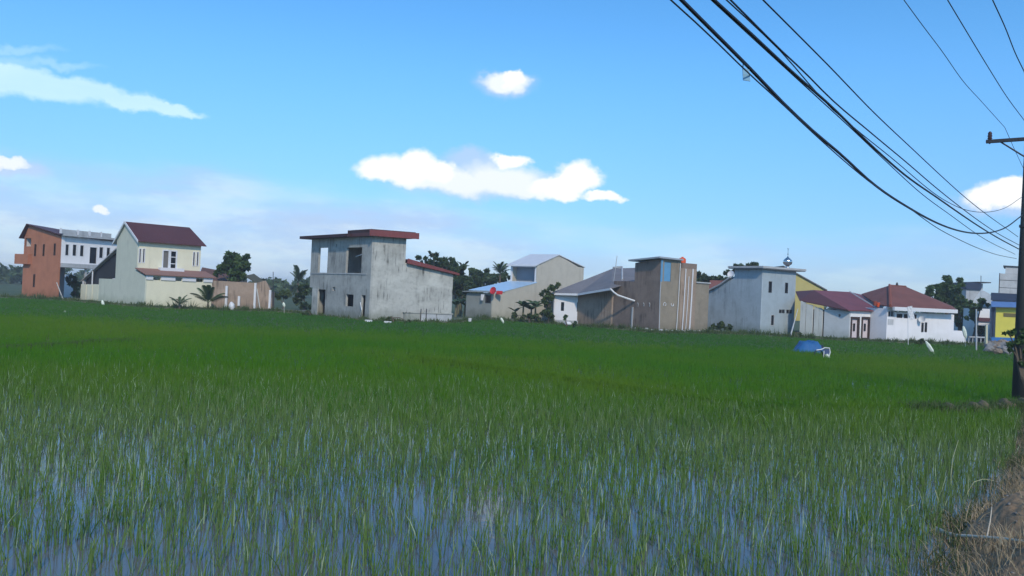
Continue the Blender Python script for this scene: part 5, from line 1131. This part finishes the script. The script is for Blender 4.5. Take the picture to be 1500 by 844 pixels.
# ================================================================== POLE AND CABLES
PB = Vector((ground(1493, 591).x, ground(1493, 591).y, 0)); DIR = Vector((-.61, -.79, 0)); PER = Vector((.79, -.61, 0))
def pole(loc, label):
    th = thing('utility_pole', label, 'utility pole', loc, 'utility poles'); x, y, _ = loc; HP = 8.6
    MB().tube([(x, y, -.3), (x, y, HP*.5), (x, y, HP)], [.215, .17, .125], 14).build('shaft', CONCPOLE, th, smooth=True)
    zc_ = at(1480, 203.5, loc.y).z if loc is PB else ZC[0]; ZC[0] = zc_
    L0 = 1.15; a = Vector(loc)-PER*L0+Vector((0, 0, zc_)); c_ = Vector(loc)+PER*L0+Vector((0, 0, zc_)); o_ = DIR*.06; u = Vector((0, 0, .05)); f_ = DIR*.16
    MB().hexa([a-o_+f_-u, c_-o_+f_-u, c_+o_+f_-u, a+o_+f_-u, a-o_+f_+u, c_-o_+f_+u, c_+o_+f_+u, a+o_+f_+u]).build('crossarm', DARKMETAL, th)
    for sg in (-1, 1): MB().tube([Vector(loc)+PER*sg*.75+Vector((0, 0, zc_-.04))+f_, Vector(loc)+Vector((0, 0, zc_-.62))+f_], .025, 5).build('brace', DARKMETAL, th)
    for k in (-1.05, 0.32, 1.05):
        p = Vector(loc)+PER*k+f_+Vector((0, 0, zc_+.04))
        MB().lathe(p, [(.02, -.12), (.03, 0), (.075, .05), (.05, .09), (.075, .13), (.05, .17), (.065, .21), (.03, .27), (0, .28)], 10).build('insulator', mat('brown porcelain', (.05, .02, .02), rough=.25), th, smooth=True)
    MB().lathe((x, y, 5.4), [(.19, 0), (.19, .08), (.16, .08)], 14).build('band', DARKMETAL, th)
    return th
ZC = [8.0]
pole(PB, 'dark concrete utility pole with crossarm at the right edge of the field')
PB2 = PB-DIR*42; pole(Vector((PB2.x, PB2.y, 0)), 'farther utility pole up the road beyond the first')
def cable(pix, off, r, label, far=True, end_z=7.0, wob=0.0):
    o = PB+PER*off; pts = []
    for px, py in pix:
        r_ = ray(px, py); det = r_.x*(-DIR.y)-r_.y*(-DIR.x); k = (o.x*(-DIR.y)-o.y*(-DIR.x))/det; s = (r_.x*o.y-r_.y*o.x)/det; pts.append((s, EYE+r_.z*k))
    pts.sort(); ss = np.array([p[0] for p in pts]); zz = np.array([p[1] for p in pts])
    # smooth curve through the surveyed heights
    dg = min(4, len(ss)-1)
    u = np.linspace(ss[0], ss[-1], 50); m_ = np.gradient(zz, ss)
    out = []
    for v in u:
        i = min(max(np.searchsorted(ss, v)-1, 0), len(ss)-2); h_ = ss[i+1]-ss[i]; t_ = (v-ss[i])/h_
        z_ = (2*t_**3-3*t_**2+1)*zz[i]+(t_**3-2*t_**2+t_)*h_*m_[i]+(-2*t_**3+3*t_**2)*zz[i+1]+(t_**3-t_**2)*h_*m_[i+1]; out.append((v, z_))
    s1_, z1_ = out[-1]; sl__ = (out[-1][1]-out[-3][1])/(out[-1][0]-out[-3][0]); SE = 46; cc = (end_z-z1_-sl__*(SE-s1_))/(SE-s1_)**2
    out += [(v, z1_+sl__*(v-s1_)+cc*(v-s1_)**2) for v in np.linspace(s1_, SE, 16)[1:]]
    P3 = [o+DIR*s+Vector((0, 0, z)) for s, z in out]
    if far:
        s0, z0 = out[0]; z_b = z0
        back = [o+DIR*v+Vector((0, 0, z0*(1-(s0-v)/(s0+42))+z0*((s0-v)/(s0+42))-1.1*4*((s0-v)/(s0+42))*(1-(s0-v)/(s0+42)))) for v in np.linspace(-42, s0, 18)[:-1]]
        P3 = back+P3
    c0 = P3[len(P3)//2]; th = thing('overhead_cable', label, 'cable', c0); MB().tube(P3, r, 5).build('cable', CABLE, th); return P3
cable([(1472, 187), (1437.5, 148.6), (1410, 118), (1379, 74), (1347, 31.5), (1324, 0)], -1.05, .009, 'high wire running to the left insulator of the crossarm', end_z=8.4)
cable([(1500, 176), (1473.5, 140), (1446.5, 97), (1415, 45), (1388, 0)], .32, .009, 'high wire crossing the top right corner, middle of the three crossarm wires', end_z=8.4)
cable([(1500, 104.5), (1486, 75), (1473.5, 43), (1454, 0)], 1.05, .009, 'rightmost high wire in the top right corner', end_z=8.4)
cable([(1498, 315), (1469, 335.5), (1437, 342), (1383, 331), (1334, 306), (1275, 266), (1230, 225), (1185, 187), (1149, 153), (1095, 97), (1032, 34), (998, 0)], 0, .017, 'thick lowest black cable sagging deep and looping up to the pole', False, 6.2)
cable([(1489, 379), (1455, 371.6), (1410, 353.5), (1365, 329), (1338, 309.5), (1275, 267.5), (1185, 189.5), (1140, 147), (1095, 106), (1032, 45), (982.5, 0)], .03, .007, 'thin cable running just under the thick lowest one', False, 6.1)
cable([(1492.5, 365), (1455, 344.6), (1433, 331), (1374, 290.5), (1320, 252), (1275, 212), (1212, 151), (1158, 103.6), (1095, 45), (1045.6, 0)], .0, .015, 'thick black cable second from below in the bundle', False, 6.6)
cable([(1492.6, 359), (1455, 338), (1410, 306), (1365, 270), (1329, 239), (1275, 194), (1212, 140), (1176, 103.6), (1140, 70), (1104, 34), (1070, 0)], .04, .009, 'cable above the thick pair that splits from it near the top edge', False, 6.9)
cable([(1491, 347), (1410, 286), (1334, 216), (1275, 160), (1212, 94.6), (1162.7, 45), (1117.6, 0)], .08, .008, 'uppermost single cable of the lower bundle', False, 7.2)
cable([(1498, 288), (1469, 306), (1442, 311), (1410, 306), (1383, 293), (1298, 225), (1248, 184.6), (1212, 153), (1176, 112.6), (1149, 81), (1102, 35), (1064, 0)], -.05, .007, 'thin cable looping up across the right cloud to the pole', False, 6.8)
cable([(1487, 372.6), (1437, 347), (1392, 315), (1347, 281.5), (1293, 232), (1239, 181), (1203, 148), (1156, 105), (1094, 48), (1042, 0)], -.08, .007, 'thin teal-grey cable hanging just below the thick bundle', False, 6.4)
pt = at(1091, 103, 13.2); th = thing('cable_tag', 'small pale blue tag hanging from the lowest cables', 'tag', pt)
r_ = ray(1093, 108); o = PB; det = r_.x*(-DIR.y)-r_.y*(-DIR.x); k = (o.x*(-DIR.y)-o.y*(-DIR.x))/det; pc = Vector((r_.x*k, r_.y*k, EYE+r_.z*k)); th.location = pc
bpy.context.view_layer.update()
MB().hexa([pc+Vector((-.025, 0, -.06)), pc+Vector((.045, .01, -.065)), pc+Vector((.045, .02, -.065)), pc+Vector((-.025, .01, -.06)), pc+Vector((-.035, 0, .055)), pc+Vector((.03, .01, .04)), pc+Vector((.03, .02, .04)), pc+Vector((-.035, .01, .055))]).build('tag_plate', mat('pale blue plastic', (.25, .45, .6)), th)
MB().tube([pc+Vector((-.03, .005, .05)), pc+Vector((-.03, .005, .12))], .004, 4).build('tie', CABLE, th)
